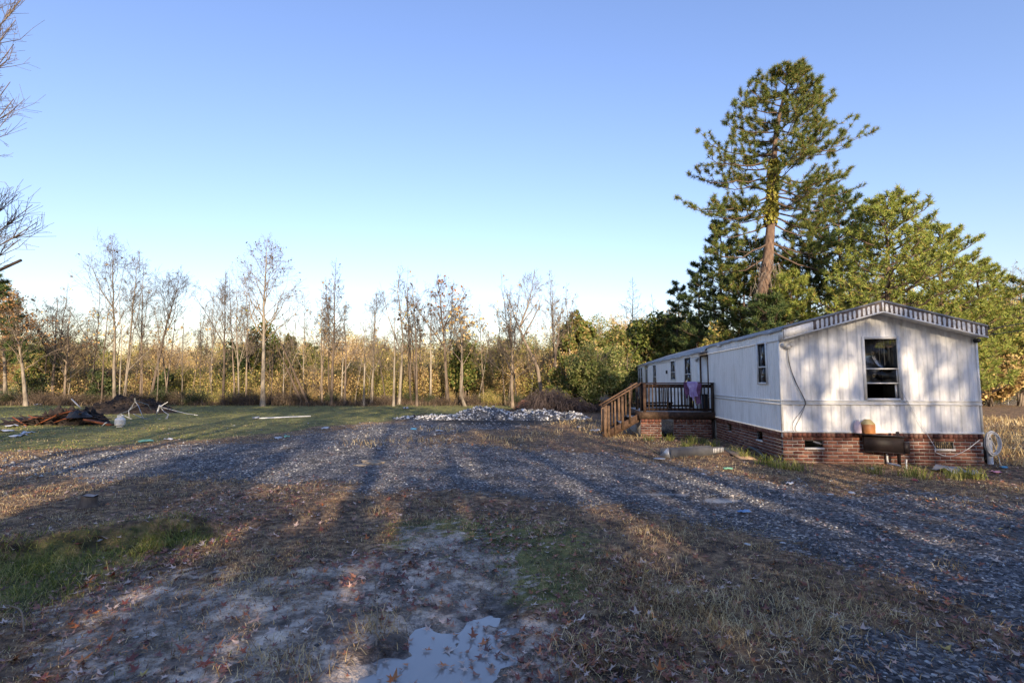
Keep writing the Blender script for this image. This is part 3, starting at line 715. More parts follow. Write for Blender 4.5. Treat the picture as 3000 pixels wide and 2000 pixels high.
topg = lambda u: ZE + (ZP - ZE) * (1 - abs(u - W_ / 2) / (W_ / 2))
gw = wall_panel(W_, topg, [FW], 0.215, 0.013, lambda u, o, z: (u, -o, z))
gw.build('gable_siding', M['siding_gable'], home)
wall_panel(W_, topg, [], 0.305, 0.006, lambda u, o, z: (u, LEN + o, z)).build('gable_siding', M['siding_gable'], home)
wall_panel(LEN, lambda u: ZE, [], 0.61, 0.009, lambda u, o, z: (W_ + o, u, z)).build('side_siding', M['siding'], home)
mb = MB(); mb.box(0.05, W_ - 0.05, 0.05, LEN - 0.05, Z0 + 0.02, Z0 + 0.10); mb.build('floor_deck', M['darkroom'], home)
mb = MB(); mb.box(0.06, W_ - 0.06, 3.4, 3.46, Z0 + 0.1, ZE); mb.box(0.9, 0.96, 3.5, 9.5, Z0 + 0.1, ZE); mb.build('partition', M['darkroom'], home)
# eave frieze above the side sheets, with roof edge
mb = wall_panel(5.95, lambda u: ZE + 0.25, [], 0.152, 0.009, lambda u, o, z: (-o - 0.012, u, ZE - 0.01 if z < ZE else z))
mb.build('eave_frieze', M['siding'], home)
mb = MB(); mb.box(-0.03, -0.002, -0.02, LEN, ZE - 0.03, ZE - 0.005); mb.build('eave_moulding', M['trim'], home)
mb = MB(); mb.box(-0.02, 0.0, 6.0, LEN, ZE + 0.001, ZE + 0.12); mb.build('eave_frieze', M['siding'], home)
mb = MB(); mb.box(-0.021, -0.001, -0.298, -0.001, ZE - 0.02, ZE + 0.24); mb.build('eave_end', M['siding'], home)
# roof: two metal slopes, overhanging the gable
OV = 0.30
ZR = 3.10; ZRP = 3.70
rf = MB()
for sx in (0, 1):
    xe = -0.06 if sx == 0 else W_ + 0.06
    n = 60; vs = []; fs = []
    for i in range(n + 1):
        yy = -OV - 0.02 + (LEN + OV + 0.1) * i / n
        w = 0.012 * math.sin(i * 2.3) + 0.01 * math.sin(i * 5.1)
        vs += [(xe, yy, ZR + w - (0.13 if i > n * 0.27 and sx == 0 else 0)), (W_ / 2, yy, ZRP + 0.01), (xe, yy, ZR - 0.05 + w - (0.13 if i > n * 0.27 and sx == 0 else 0))]
    for i in range(n):
        a = i * 3; fs += [(a, a + 1, a + 4, a + 3), (a, a + 3, a + 5, a + 2)]
    rf.add(vs, fs)
roof = rf.build('roof', M['roof'], home)
# soffit and fascia of the gable
mb = MB()
for sx in (0, 1):
    xe = -0.005 if sx == 0 else W_ + 0.005
    mb.add([(xe, -OV, ZE + 0.0), (W_ / 2, -OV, ZP + 0.0), (W_ / 2, 0.0, ZP), (xe, 0.0, ZE)], [(0, 1, 2, 3)])
mb.build('soffit', M['trim'], home)
for sx in (0, 1):
    xe = -0.02 if sx == 0 else W_ + 0.02
    def fz(u, t): return (ZE - 0.01 + (ZP - ZE) * u) * (1 - t) + (ZR - 0.01 + (ZRP - ZR) * u) * t
    mb = MB()
    v = [(xe + (W_ / 2 - xe) * u, -OV - o, fz(u, t)) for o in (0.0, 0.03) for t in (0, 1) for u in (0, 1)]
    mb.add(v, [(0, 1, 3, 2), (4, 6, 7, 5), (0, 4, 5, 1), (2, 3, 7, 6), (0, 2, 6, 4), (1, 5, 7, 3)])
    fa = mb.build('fascia', M['taupe'], home)
    mb = MB()
    mb.beam((xe, -OV - 0.03, fz(0, 0) - 0.0), (W_ / 2, -OV - 0.03, fz(1, 0)), 0.03, 0.03); mb.build('drip_edge', M['trim'], fa)
    mb = MB()
    mb.beam((xe, -OV - 0.033, fz(0, 1) + 0.01), (W_ / 2, -OV - 0.033, fz(1, 1) + 0.01), 0.03, 0.045); mb.build('roof_edge', M['roof'], fa)
    r_ = np.random.default_rng(40 + sx)
    if sx == 0:   # end already painted white
        mb = MB(); v = [(xe + (W_ / 2 - xe) * u, -OV - o, fz(u, t)) for o in (0.03, 0.034) for t in (0.08, 0.9) for u in (0.0, 0.30)]
        mb.add(v, [(0, 1, 3, 2), (4, 6, 7, 5), (0, 4, 5, 1), (2, 3, 7, 6), (0, 2, 6, 4), (1, 5, 7, 3)]); mb.build('painted_end', M['daub'], fa)
    n = 14 if sx == 0 else 21
    for k in range(n):
        u0 = (0.33 + 0.655 * k / n) if sx == 0 else (0.025 + 0.965 * k / n)
        du = (0.655 / n if sx == 0 else 0.965 / n) * (0.57 + 0.14 * r_.random())
        tt = 0.86 + 0.08 * r_.random() if (u0 < 0.6) else 0.76 + 0.10 * r_.random(); bt = 0.05 + 0.05 * r_.random()
        L_, R_ = [], []
        for q_ in np.linspace(0, 1, 7):
            t = bt + (tt - bt) * q_; nar = 0.12 * (q_ in (0.0, 1.0))
            L_.append((u0 + du * (nar + 0.14 * r_.random()), t)); R_.append((u0 + du * (1 - nar - 0.14 * r_.random()), t))
        mb = MB(); vs = [(xe + (W_ / 2 - xe) * u, -OV - 0.0335, fz(u, t)) for a, b in zip(L_, R_) for u, t in (a, b)]
        mb.add(vs, [(2 * i, 2 * i + 1, 2 * i + 3, 2 * i + 2) for i in range(6)])
        mb.build('paint_stripe', M['daub'], fa)
mb = MB(); mb.box(W_ / 2 - 0.018, W_ / 2 + 0.018, -OV - 0.045, -OV - 0.031, ZP + 0.0, ZRP - 0.03); mb.build('fascia_cap', M['daub'], home)
# belt mouldings
_, zb = F(2400, 1179)
mb = MB()
for dz in (0.045, -0.035): mb.box(-0.028, W_ + 0.02, -0.036, -0.0132, zb + dz - 0.014, zb + dz + 0.014)
mb.box(-0.02, W_ + 0.01, -0.022, -0.0133, zb - 0.03, zb + 0.04); mb.build('belt_moulding', M['trim'], home)
mb = MB()
for dz in (0.045, -0.035):
    for a, b in ((-0.005, DOOR[0] - 0.06), (DOOR[1] + 0.06, DOOR2[0] - 0.06)): mb.box(-0.033, -0.0092, a, b, zb + dz - 0.014, zb + dz + 0.014)
mb.build('belt_moulding', M['trim'], home)
mb = MB(); mb.box(-0.022, 0.022, -0.018, 0.03, Z0 - 0.0, ZE + 0.0); mb.build('corner_trim', M['trim'], home)
mb = MB(); mb.box(W_ - 0.022, W_ + 0.022, -0.018, 0.03, Z0, ZE); mb.build('corner_trim', M['trim'], home)
mb = MB(); mb.box(-0.026, W_ + 0.026, -0.028, -0.0135, Z0 - 0.02, Z0 + 0.02); mb.build('bottom_rail', M['trim'], home)
mb = MB(); mb.box(-0.030, -0.0095, 0.0, LEN, Z0 - 0.02, Z0 + 0.015); mb.build('bottom_rail', M['trim'], home)
# front window: two sashes, the lower one pushed up, opening below
def bar_f(mb, x0, x1, z0, z1, y0=-0.035, y1=0.02): mb.box(x0, x1, y0, y1, z0, z1)
x0, x1, z0, z1 = FW
win = MB()
win.box(x0 - 0.05, x0 + 0.012, -0.034, 0.02, z0 - 0.05, z1 + 0.05); win.box(x1 - 0.012, x1 + 0.05, -0.034, 0.02, z0 - 0.05, z1 + 0.05)
win.box(x0 + 0.0121, x1 - 0.0121, -0.034, 0.02, z1 - 0.012, z1 + 0.05); win.box(x0 + 0.0121, x1 - 0.0121, -0.04, 0.02, z0 - 0.05, z0 + 0.015)
wo = win.build('window', M['trim'], home)
_, zm1 = F(2580, 1080); _, zm2 = F(2580, 1122)
mb = MB(); mb.box(x0 + 0.013, x1 - 0.013, -0.02, 0.0, zm1 - 0.014, zm1 + 0.014); mb.build('meeting_rail', M['alu'], wo)
mb = MB(); mb.box(x0 + 0.013, x1 - 0.013, -0.012, 0.008, zm2 - 0.018, zm2 + 0.014); mb.box(x1 - 0.05, x1 - 0.03, -0.012, 0.008, zm2 + 0.015, zm1 - 0.015); mb.build('sash_rail', M['alu'], wo)
mb = MB(); mb.box(x0 + 0.013, x1 - 0.013, 0.002, 0.006, zm1 + 0.015, z1 - 0.013); mb.build('pane', M['glass'], wo)
mb = MB(); mb.box(x0 + 0.013, x1 - 0.052, -0.004, 0.000, zm2 + 0.015, zm1 - 0.015); mb.build('pane', M['glass'], wo)
mb = MB(); mb.box(x1 - 0.075, x1 - 0.014, 0.03, 0.04, z0 + 0.016, zm2 - 0.02); mb.build('screen_channel', M['alu'], wo)
for k in range(9):
    mb = MB(); zz = z1 - 0.035 - 0.016 * k; mb.add([(x0 + 0.03, 0.03, zz), (x1 - 0.14, 0.03, zz), (x1 - 0.14, 0.05, zz + 0.007), (x0 + 0.03, 0.05, zz + 0.007)], [(0, 1, 2, 3)])
    mb.build('blind_slat', M['white_plastic'], wo)
for xx, ln, w in ((0.49, 0.66, .010), (0.63, 0.68, .012), (0.76, 0.50, .012), (0.86, 0.66, .008), (0.89, 0.62, .012), (0.80, 0.66, .007), (0.56, 0.3, .009)):
    mb = MB(); a = x0 + (x1 - x0) * xx; zt = z1 - 0.02; mb.box(a, a + w, 0.034, 0.037, max(zt - ln, zm1 + 0.02), zt); mb.build('blind_strip', M['white_plastic'], wo)
# side windows
for (a, b, z0_, z1_) in SW:
    w = MB()
    w.box(-0.035, 0.01, a - 0.035, a + 0.02, z0_ - 0.035, z1_ + 0.035); w.box(-0.035, 0.01, b - 0.02, b + 0.035, z0_ - 0.035, z1_ + 0.035)
    w.box(-0.034, 0.01, a + 0.0201, b - 0.0201, z1_ - 0.02, z1_ + 0.034); w.box(-0.034, 0.01, a + 0.0201, b - 0.0201, z0_ - 0.034, z0_ + 0.02)
    o = w.build('window', M['trim'], home); zz = z0_ + (z1_ - z0_) * 0.40
    mb = MB(); mb.box(-0.02, 0.005, a + 0.021, b - 0.021, zz - 0.02, zz + 0.02); mb.build('meeting_rail', M['alu'], o)
    mb = MB(); mb.box(0.0, 0.004, a + 0.021, b - 0.021, zz + 0.021, z1_ - 0.021); mb.build('pane', M['glass'], o)
    mb = MB(); mb.box(-0.006, -0.002, a + 0.021, b - 0.021, z0_ + 0.021, zz - 0.021); mb.build('pane', M['glass'], o)
    if a < 2: mb = MB(); mb.box(0.03, 0.035, a - 0.03, b + 0.03, z0_ - 0.03, z1_ + 0.03); mb.build('window_blind', M['white_plastic'], o)
# doors: the porch door stands open
a, b, z0_, z1_ = DOOR
mb = MB(); mb.box(-0.03, 0.06, a - 0.05, a, z0_, z1_ + 0.05); mb.box(-0.03, 0.06, b, b + 0.05, z0_, z1_ + 0.05); mb.box(-0.03, 0.06, a + 0.0005, b - 0.0005, z1_, z1_ + 0.05)
df = mb.build('door_frame', M['lumber'], home)
mb = MB(); mb.beam((0.03, b - 0.03, (z0_ + z1_) / 2), (0.22, a + 0.30, (z0_ + z1_) / 2), 0.04, z1_ - z0_ - 0.03); dl = mb.build('door', M['trim'], home)
mb = MB(); mb.tube([(0.16, a + 0.36, 1.75), (0.12, a + 0.36, 1.75)], 0.03, 8, True); mb.build('door_handle', M['alu'], dl)
mb = MB(); mb.add([(-0.012, b + 0.06, z1_ + 0.12), (-0.012, a - 0.06, z1_ + 0.12), (-0.35, a - 0.06, z1_ + 0.07), (-0.35, b + 0.06, z1_ + 0.07), (-0.012, b + 0.06, z1_ + 0.16), (-0.012, a - 0.06, z1_ + 0.16), (-0.35, a - 0.06, z1_ + 0.10), (-0.35, b + 0.06, z1_ + 0.10)], [(0, 1, 2, 3), (4, 7, 6, 5), (2, 6, 7, 3), (1, 5, 6, 2), (0, 3, 7, 4)])
mb.build('door_hood', M['roof'], home)
mb = MB(); mb.box(-0.03, -0.0095, b + 0.07, b + 0.42, z0_, z1_ - 0.1); mb.build('storm_door', M['trim'], home)
a, b, z0_, z1_ = DOOR2
mb = MB(); mb.box(-0.012, 0.03, a, b, z0_, z1_); d2 = mb.build('door', M['trim'], home)
mb = MB(); mb.box(-0.018, -0.0125, a + 0.15, b - 0.15, z0_ + 0.9, z1_ - 0.12); mb.build('pane', M['glass'], d2)
mb = MB(); mb.add([(-0.012, b + 0.06, z1_ + 0.12), (-0.012, a - 0.06, z1_ + 0.12), (-0.4, a - 0.06, z1_ + 0.07), (-0.4, b + 0.06, z1_ + 0.07), (-0.012, b + 0.06, z1_ + 0.16), (-0.012, a - 0.06, z1_ + 0.16), (-0.4, a - 0.06, z1_ + 0.10), (-0.4, b + 0.06, z1_ + 0.10)], [(0, 1, 2, 3), (4, 7, 6, 5), (2, 6, 7, 3), (1, 5, 6, 2), (0, 3, 7, 4)])
mb.build('door_hood', M['roof'], home)
# outlet box, lamps
y_, z_ = S(1955, 1089.5); mb = MB(); mb.box(-0.06, -0.0095, y_ - 0.10, y_ + 0.10, z_ - 0.08, z_ + 0.08); mb.build('vent_hood', M['black'], home)
def lamp_cone(mb, p, d, r=0.062, ln=0.13):
    p = np.array(p, float); d = np.array(d, float); d /= np.linalg.norm(d)
    mb.tube([p, p + d * ln * .3, p + d * ln * 0.55, p + d * ln, p + d * ln * 1.01], [0.018, 0.026, 0.045, r, 0.001], 12)
def floods(px, py, side):
    if side: y_, z_ = S(px, py); base = np.array([-0.012, y_, z_]); out = np.array([-1, 0, 0]); lat = np.array([0, 1.0, 0])
    else: x_, z_ = F(px, py); base = np.array([x_, -0.008, z_]); out = np.array([0, -1.0, 0]); lat = np.array([1.0, 0, 0])
    mb = MB(); mb.tube([base, base + out * 0.03], 0.055, 10, True); f = mb.build('flood_light', M['white_plastic'], home)
    for d in (lat * 1 + out * .3 - np.array([0, 0, .35]), -lat * 1 + out * .5 - np.array([0, 0, .45]), out * .5 - np.array([0, 0, .9])):
        mb = MB(); lamp_cone(mb, base + out * 0.03, d); mb.build('lamp_head', M['white_plastic'], f, smooth=True)
floods(2303, 1006, False); floods(2046, 1049, True)
def cable(name, pts, r, mat, parent=None, sides=5, sub=6):
    pts = np.array(pts, float); n = len(pts)
    # Catmull-Rom
    P_ = np.vstack([2 * pts[0] - pts[1], pts, 2 * pts[-1] - pts[-2]]); out = []
    for i in range(n - 1):
        a, b, c, d = P_[i:i + 4]
        for t in np.linspace(0, 1, sub, endpoint=False):
            out.append(0.5 * ((2 * b) + (c - a) * t + (2 * a - 5 * b + 4 * c - d) * t * t + (3 * b - a - 3 * c + d) * t ** 3))
    out.append(pts[-1]); mb = MB(); mb.tube(out, r, sides); return mb.build(name, mat, parent, smooth=True)
def fpts(pp, out=-0.03): return [(F(*p)[0], out, F(*p)[1]) for p in pp]
cable('lamp_cable', fpts([(2304, 1020), (2312, 1070), (2330, 1120), (2356, 1172), (2355, 1190), (2340, 1225), (2328, 1250), (2330, 1262)], -0.04), 0.006, M['black'], home)
cable('lamp_cable', fpts([(2304, 1020), (2308, 1060), (2326, 1115), (2354, 1172), (2350, 1195), (2325, 1230), (2318, 1250), (2322, 1262)], -0.045), 0.005, M['black'], home)
mb = MB(); x_, z_ = F(2856, 998); mb.tube([(x_, -0.008, z_), (x_, -0.11, z_)], 0.05, 10, True); mb.build('camera_dome', M['black'], home)
y_, z_ = S(2112, 1013); mb = MB(); mb.box(-0.09, -0.02, y_ - 0.12, y_ + 0.12, z_ - 0.03, z_ + 0.03); mb.build('eave_bracket', M['white_plastic'], home)

# ------------------------------------------------------------------ brick skirting
bme = MB().box(-0.5, 0.5, -0.5, 0.5, -0.5, 0.5).mesh('brick'); bme.materials.append(M['brick'])
def brick_wall(th, length, z_lo, z_hi, holes, place, rot, header=True, seed=0):
    """place(u, out, z) -> local point; stretcher courses under a rowlock header, holes = (u0, u1, z0, z1)"""
    r = np.random.default_rng(seed); bl, bh, jt = 0.203, 0.064, 0.016
    if header:
        n = int(round(length / 0.105)); pw = length / n
        for k in range(n):
            o = link('brick', bme, th, place((k + .5) * pw, 0.012 + r.normal() * .002, z_hi - 0.052), rot, (pw - jt, 0.12, 0.10))
        z = z_hi - 0.11
    else: z = z_hi
    row = 0
    while z - bh > z_lo - 0.05:
        u = -(bl + jt) / 2 if row % 2 else 0.0
        while u < length - 0.02:
            a, b = max(u, 0), min(u + bl, length)
            segs = [(a, b)]
            for h in holes:
                if h[2] < z - bh / 2 < h[3]:
                    ns = []
                    for s in segs:
                        if s[0] < h[0]: ns.append((s[0], min(s[1], h[0])))
                        if s[1] > h[1]: ns.append((max(s[0], h[1]), s[1]))
                    segs = ns
            for s in segs:
                if s[1] - s[0] > 0.03:
                    link('brick', bme, th, place((s[0] + s[1]) / 2, r.normal() * .002, z - bh / 2), rot, (s[1] - s[0], 0.10, bh))
            u += bl + jt
        z -= bh + jt; row += 1
def mortar_wall(mb, length, z_lo, z_hi, holes, put, t0, t1):
    us = sorted({0, length, *[h[0] for h in holes], *[h[1] for h in holes]})
    for a, b in zip(us[:-1], us[1:]):
        hs = [h for h in holes if h[0] - 1e-6 < (a + b) / 2 < h[1] + 1e-6]; z = z_lo
        for h in sorted(hs, key=lambda h: h[2]):
            put(mb, a, b, z, h[2], t0, t1); z = h[3]
        put(mb, a, b, z, z_hi, t0, t1)
xa, za = F(2357, 1290); xb, zb_ = F(2413, 1311); V1 = (xa, xb, zb_, za)
xa, za = F(2737, 1294); xb, zb_ = F(2796, 1315); V2 = (xa, xb, zb_, za)
sk = hthing('brick_skirting', 'red brick skirting under the gable end with two foundation vents', 'brick wall')
putf = lambda mb, a, b, z0, z1, t0, t1: mb.box(a, b, t0, t1, z0, z1)
mb = MB(); mortar_wall(mb, W_, -0.15, Z0 - 0.025, [V1, V2], putf, 0.007, 0.09); mb.build('mortar', M['mortar'], sk)
brick_wall(sk, W_, -0.05, Z0 - 0.022, [V1, V2], lambda u, o, z: (u, 0.05 - o, z), (0, 0, 0), True, 3)
for V in (V1, V2):
    mb = MB(); mb.box(V[0] - 0.01, V[1] + 0.01, -0.025, 0.05, V[2] - 0.045, V[2] - 0.002); mb.build('vent_sill', M['sill'], sk)
mb = MB()
for k in range(10): x_ = V2[0] + (V2[1] - V2[0]) * (k + .5) / 10; mb.box(x_ - .005, x_ + .005, 0.02, 0.03, V2[2], V2[3])
for k in range(5): z_ = V2[2] + (V2[3] - V2[2]) * (k + .5) / 5; mb.box(V2[0], V2[1], 0.0305, 0.04, z_ - .005, z_ + .005)
mb.build('vent_grille', M['black'], sk)
mb = MB(); mb.beam((V1[0] + 0.22, 0.06, V1[3] - 0.02), (V1[1] - 0.02, 0.06, V1[3] - 0.08), 0.02, 0.04); mb.build('broken_vent', M['sill'], sk)
sk2 = hthing('brick_skirting', 'shaded brick skirting under the long ribbed side wall', 'brick wall')
y1_, zt_ = S(2131, 1250); y0_, zb_ = S(2143.5, 1272); VA = (y0_, y1_, 0.36, 0.62)
y1_, zt_ = S(2216.5, 1270); y0_, zb_ = S(2234, 1292); VB = (y0_, y1_, 0.36, 0.58)
puts = lambda mb, a, b, z0, z1, t0, t1: mb.box(t0, t1, a, b, z0, z1)
mb = MB(); mortar_wall(mb, LEN, -0.15, Z0 - 0.025, [VA, VB], lambda mb, a, b, z0, z1, t0, t1: mb.box(t0, t1, a + (0.1 if a == 0 else 0), b, z0, z1), 0.007, 0.09); mb.build('mortar', M['mortar'], sk2)
brick_wall(sk2, 5.1, -0.05, Z0 - 0.022, [(VA[0] - .1, VA[1] - .1, VA[2], VA[3]), (VB[0] - .1, VB[1] - .1, VB[2], VB[3])], lambda u, o, z: (0.05 - o, u + 0.1, z), (0, 0, math.pi / 2), True, 5)
mb = MB(); mb.box(-0.02, 0.05, VB[0] - 0.02, VB[1] + 0.02, VB[2] - 0.04, VB[2] - 0.002); mb.build('vent_sill', M['sill'], sk2)
# black block in the corner of the gable skirting, brackets of the tongue
mb = MB()
for v in (0.11,): mb.box(0.11, W_ - 0.1, 3.0, 3.1, -0.1, Z0); mb.build('footing', M['mortar'], sk)

# ------------------------------------------------------------------ porch
PY0, PY1, PX0 = 5.2, 8.1, -2.45
DZ = 0.87
porch = hthing('porch', 'weathered brown wooden porch with balusters and steps against the white side wall', 'porch')
nb = 20
for k in range(nb):
    w = (PY1 - PY0) / nb; mb = MB(); mb.box(PX0, -0.04, PY0 + k * w + 0.004, PY0 + (k + 1) * w - 0.004, DZ - 0.04, DZ); mb.build('deck_board', M['deck'], porch)
mb = MB(); mb.box(PX0 - 0.02, -0.05, PY0 - 0.045, PY0 - 0.001, DZ - 0.25, DZ - 0.005); mb.build('rim_joist', M['lumber'], porch)
mb = MB(); mb.box(PX0 - 0.015, PX0 + 0.55, PY0 - 0.052, PY0 - 0.046, DZ - 0.22, DZ - 0.02); mb.build('pale_board_face', M['lumber_new'], porch)
mb = MB(); mb.box(PX0 - 0.06, PX0 - 0.021, PY0 - 0.045, PY1, DZ - 0.25, DZ - 0.005); mb.build('rim_joist', M['lumber'], porch)
mb = MB(); mb.box(PX0 - 0.02, -0.05, PY1 + 0.001, PY1 + 0.045, DZ - 0.25, DZ - 0.005); mb.build('rim_joist', M['lumber'], porch)
RZ = 1.84
def post(x, y, z0, z1, m='lumber_dark', w=0.09): 
    mb = MB(); mb.box(x - w / 2, x + w / 2, y - w / 2, y + w / 2, z0, z1); return mb.build('post', M[m], porch)
post(PX0 + 0.12, PY0 + 0.02, DZ - 0.2, RZ - 0.03, 'lumber'); post(-0.09, PY0 + 0.02, DZ - 0.2, RZ + 0.01); post(PX0 + 0.05, PY1 - 0.05, DZ, RZ - 0.03); post(-0.09, PY1 - 0.05, DZ, RZ - 0.03)
post(PX0 + 0.045, PY0 + 0.20, DZ - 0.2, RZ); post(PX0 + 0.045, PY0 + 1.25, DZ - 0.2, RZ)
def railing(y, far):
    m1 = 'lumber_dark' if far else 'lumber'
    mb = MB(); mb.box(PX0 + 0.04, -0.04, y - 0.06, y + 0.06, RZ - 0.028, RZ + 0.008); mb.build('hand_rail', M[m1], porch)
    mb = MB(); mb.box(PX0 + 0.166, -0.136, y - 0.02, y + 0.02, RZ - 0.17, RZ - 0.05); mb.build('top_rail', M[m1], porch)
    mb = MB(); mb.box(PX0 + 0.166, -0.136, y - 0.02, y + 0.02, DZ + 0.03, DZ + 0.11); mb.build('bottom_rail', M[m1], porch)
    n = 17
    for k in range(n):
        x = PX0 + 0.26 + (2.45 - 0.5) * k / (n - 1); mb = MB(); dx = 0.02 * math.sin(k * 2.1)
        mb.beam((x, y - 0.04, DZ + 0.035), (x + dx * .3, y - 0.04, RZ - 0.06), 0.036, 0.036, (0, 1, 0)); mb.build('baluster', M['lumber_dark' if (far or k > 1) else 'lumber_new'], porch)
railing(PY0 + 0.02, False); railing(PY1 - 0.05, True)
mb = MB(); mb.box(PX0 + 0.25, -0.9, PY1 - 0.6, PY1 - 0.3, DZ + 0.18, DZ + 0.23); mb.build('bench_plank', M['lumber_dark'], porch)
for x in (PX0 + 0.3, -1.0): mb = MB(); mb.box(x - 0.03, x + 0.03, PY1 - 0.55, PY1 - 0.35, DZ, DZ + 0.18); mb.build('bench_leg', M['lumber_dark'], porch)
# steps going down to the left
SX = PX0 - 0.06; RUN = 0.29
for k in range(4):
    z = DZ - 0.2 * (k + 1) + 0.0; x = SX - RUN * k
    mb = MB(); mb.box(x - RUN - 0.03, x - 0.0, PY0 + 0.20, PY0 + 1.25, z - 0.04, z); mb.build('step_tread', M['deck'] if k < 2 else M['lumber_new'], porch)
for y in (PY0 + 0.17, PY0 + 1.28):
    mb = MB(); mb.beam((SX, y, DZ - 0.22), (SX - 1.2, y, -0.02), 0.045, 0.25); mb.build('stringer', M['lumber'], porch)
    for k, x in enumerate((0.30, 0.55, 0.80, 1.02)):
        zt = RZ - 0.06 - (RZ - 1.03) * x / 1.14
        mb = MB(); mb.beam((SX - x, y - 0.045, DZ - 0.2 - x * .72), (SX - x, y - 0.045, zt), 0.085 if k % 2 else 0.06, 0.04, (0, 1, 0)); mb.build('baluster', M['lumber_new'], porch)
    mb = MB(); mb.box(SX - 1.19, SX - 1.10, y - 0.065, y + 0.025, -0.1, 1.02); mb.build('post', M['lumber_new'], porch)
    mb = MB(); mb.beam((SX + 0.12, y - 0.02, RZ + 0.0), (SX - 1.26, y - 0.02, 1.02), 0.13, 0.045); mb.build('stair_rail', M['lumber'], porch)
# brick piers below the porch
pb = hthing('porch_brick_base', 'brick piers and low brick wall carrying the wooden porch', 'brick wall')
for (a, b, sd) in ((PX0 - 0.02, PX0 + 0.66, 1), (PX0 + 1.06, -0.14, 2)):
    mb = MB(); mb.box(a, b, PY0 + 0.007, PY0 + 0.1, -0.15, DZ - 0.262); mb.build('mortar', M['mortar'], pb)
    brick_wall(pb, b - a, -0.05, DZ - 0.255, [], lambda u, o, z, a=a: (a + u, PY0 + 0.05 - o, z), (0, 0, 0), True, sd)
mb = MB(); mb.box(PX0 - 0.0, PX0 + 0.1, PY0 + 0.1001, PY1, -0.15, DZ - 0.26); mb.build('mortar', M['mortar'], pb)
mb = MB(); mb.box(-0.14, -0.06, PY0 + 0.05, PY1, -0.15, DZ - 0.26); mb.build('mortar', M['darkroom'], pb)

# cloth over the rail
M['lavender'] = mat_noise('lavender_fleece', [(0.3, (0.30, 0.20, 0.42)), (0.62, (0.47, 0.36, 0.58)), (0.72, (0.70, 0.66, 0.74))], 5, 0.95, 0.3)
M['plum'] = mat_noise('plum_cloth', [(0.35, (0.09, 0.035, 0.08)), (0.7, (0.24, 0.12, 0.22))], 6, 0.95)
M['yellow_cloth'] = mat_noise('yellow_striped_cloth', [(0.42, (0.16, 0.11, 0.03)), (0.55, (0.48, 0.37, 0.14))], 3, 0.95, 0, (14, 1, 1))
def drape(x0, x1, zt, drop_f, drop_b, yc, seed, amp=0.03):
    r = np.random.default_rng(seed); nu, nv = 22, 26; V = []
    ph = r.random(4) * 6
    for i in range(nu + 1):
        u = i / nu; w = amp * (math.sin(u * 13 + ph[0]) + .6 * math.sin(u * 27 + ph[1]))
        df = drop_f * (0.82 + 0.22 * math.sin(u * 5 + ph[2]) + 0.08 * math.sin(u * 17 + ph[3]))
        for j in range(nv + 1):
            v = j / nv
            if v < 0.3: k = v / 0.3; y = yc + 0.085 + 0.4 * w * (1 - k); z = zt - drop_b * (1 - k)
            elif v < 0.4: k = (v - 0.3) / 0.1; y = yc + 0.085 - 0.17 * k; z = zt + 0.02 * math.sin(k * math.pi)
            else: k = (v - 0.4) / 0.6; y = yc - 0.085 - abs(w) * k * 1.2 - 0.02 * k; z = zt - df * k
            V.append((x0 + (x1 - x0) * u + 0.03 * math.sin(v * 9 + u * 4) * (v > .4) + 0.5 * w * v, y, z))
    mb = MB(); f = [(i * (nv + 1) + j, (i + 1) * (nv + 1) + j, (i + 1) * (nv + 1) + j + 1, i * (nv + 1) + j + 1) for i in range(nu) for j in range(nv)]
    mb.add(V, f); return mb
def hung(name, mb, mat, label, cat, group=None):
    o = mb.build(name, mat, None, smooth=True, loc=HOME_LOC); o.rotation_euler = (0, 0, -YAW); return tag(o, label, cat, group)
xc = lambda px: F(px, 1140, PY0)[0]
hung('blanket', drape(xc(2013), xc(2040), RZ + 0.02, 0.56, 0.3, PY0 + 0.02, 3), M['lavender'], 'lavender fleece blanket hanging over the porch rail', 'blanket')
hung('towel', drape(xc(2024), xc(2036), RZ + 0.012, 0.80, 0.3, PY0 + 0.032, 8, 0.012), M['yellow_cloth'], 'yellow striped cloth hanging below the lavender blanket', 'towel')
hung('blanket', drape(xc(2006), xc(2052), RZ + 0.012, 0.72, 0.4, PY0 + 0.045, 5, 0.02), M['plum'], 'dark plum cloth behind the lavender blanket on the rail', 'cloth')
# bin by the door
bn = hthing('trash_bin', 'dark plastic bin standing on the porch by the open door', 'bin')
a = xc(2063); b = xc(2081)
mb = MB()
v = [(x, y, z) for z, s in ((DZ + 0.002, 0.85), (DZ + 0.56, 1.0), (DZ + 0.56, .92), (DZ + .05, .8)) for x, y in ((-s, -s), (s, -s), (s, s), (-s, s))]
v = [((a + b) / 2 + x * (b - a) / 2, PY0 + 0.38 + y * (b - a) / 2, z) for x, y, z in v]
mb.add(v, [(4 * i + j, 4 * i + (j + 1) % 4, 4 * (i + 1) + (j + 1) % 4, 4 * (i + 1) + j) for i in range(3) for j in range(4)] + [(0, 1, 2, 3)])
mb.build('bin_body', M['black'], bn)
mb = MB(); mb.box(a - 0.01, b + 0.01, PY0 + 0.38 - (b - a) / 2 - 0.01, PY0 + 0.38 + (b - a) / 2 + 0.01, DZ + 0.561, DZ + 0.585); mb.build('bin_rim', M['black'], bn)

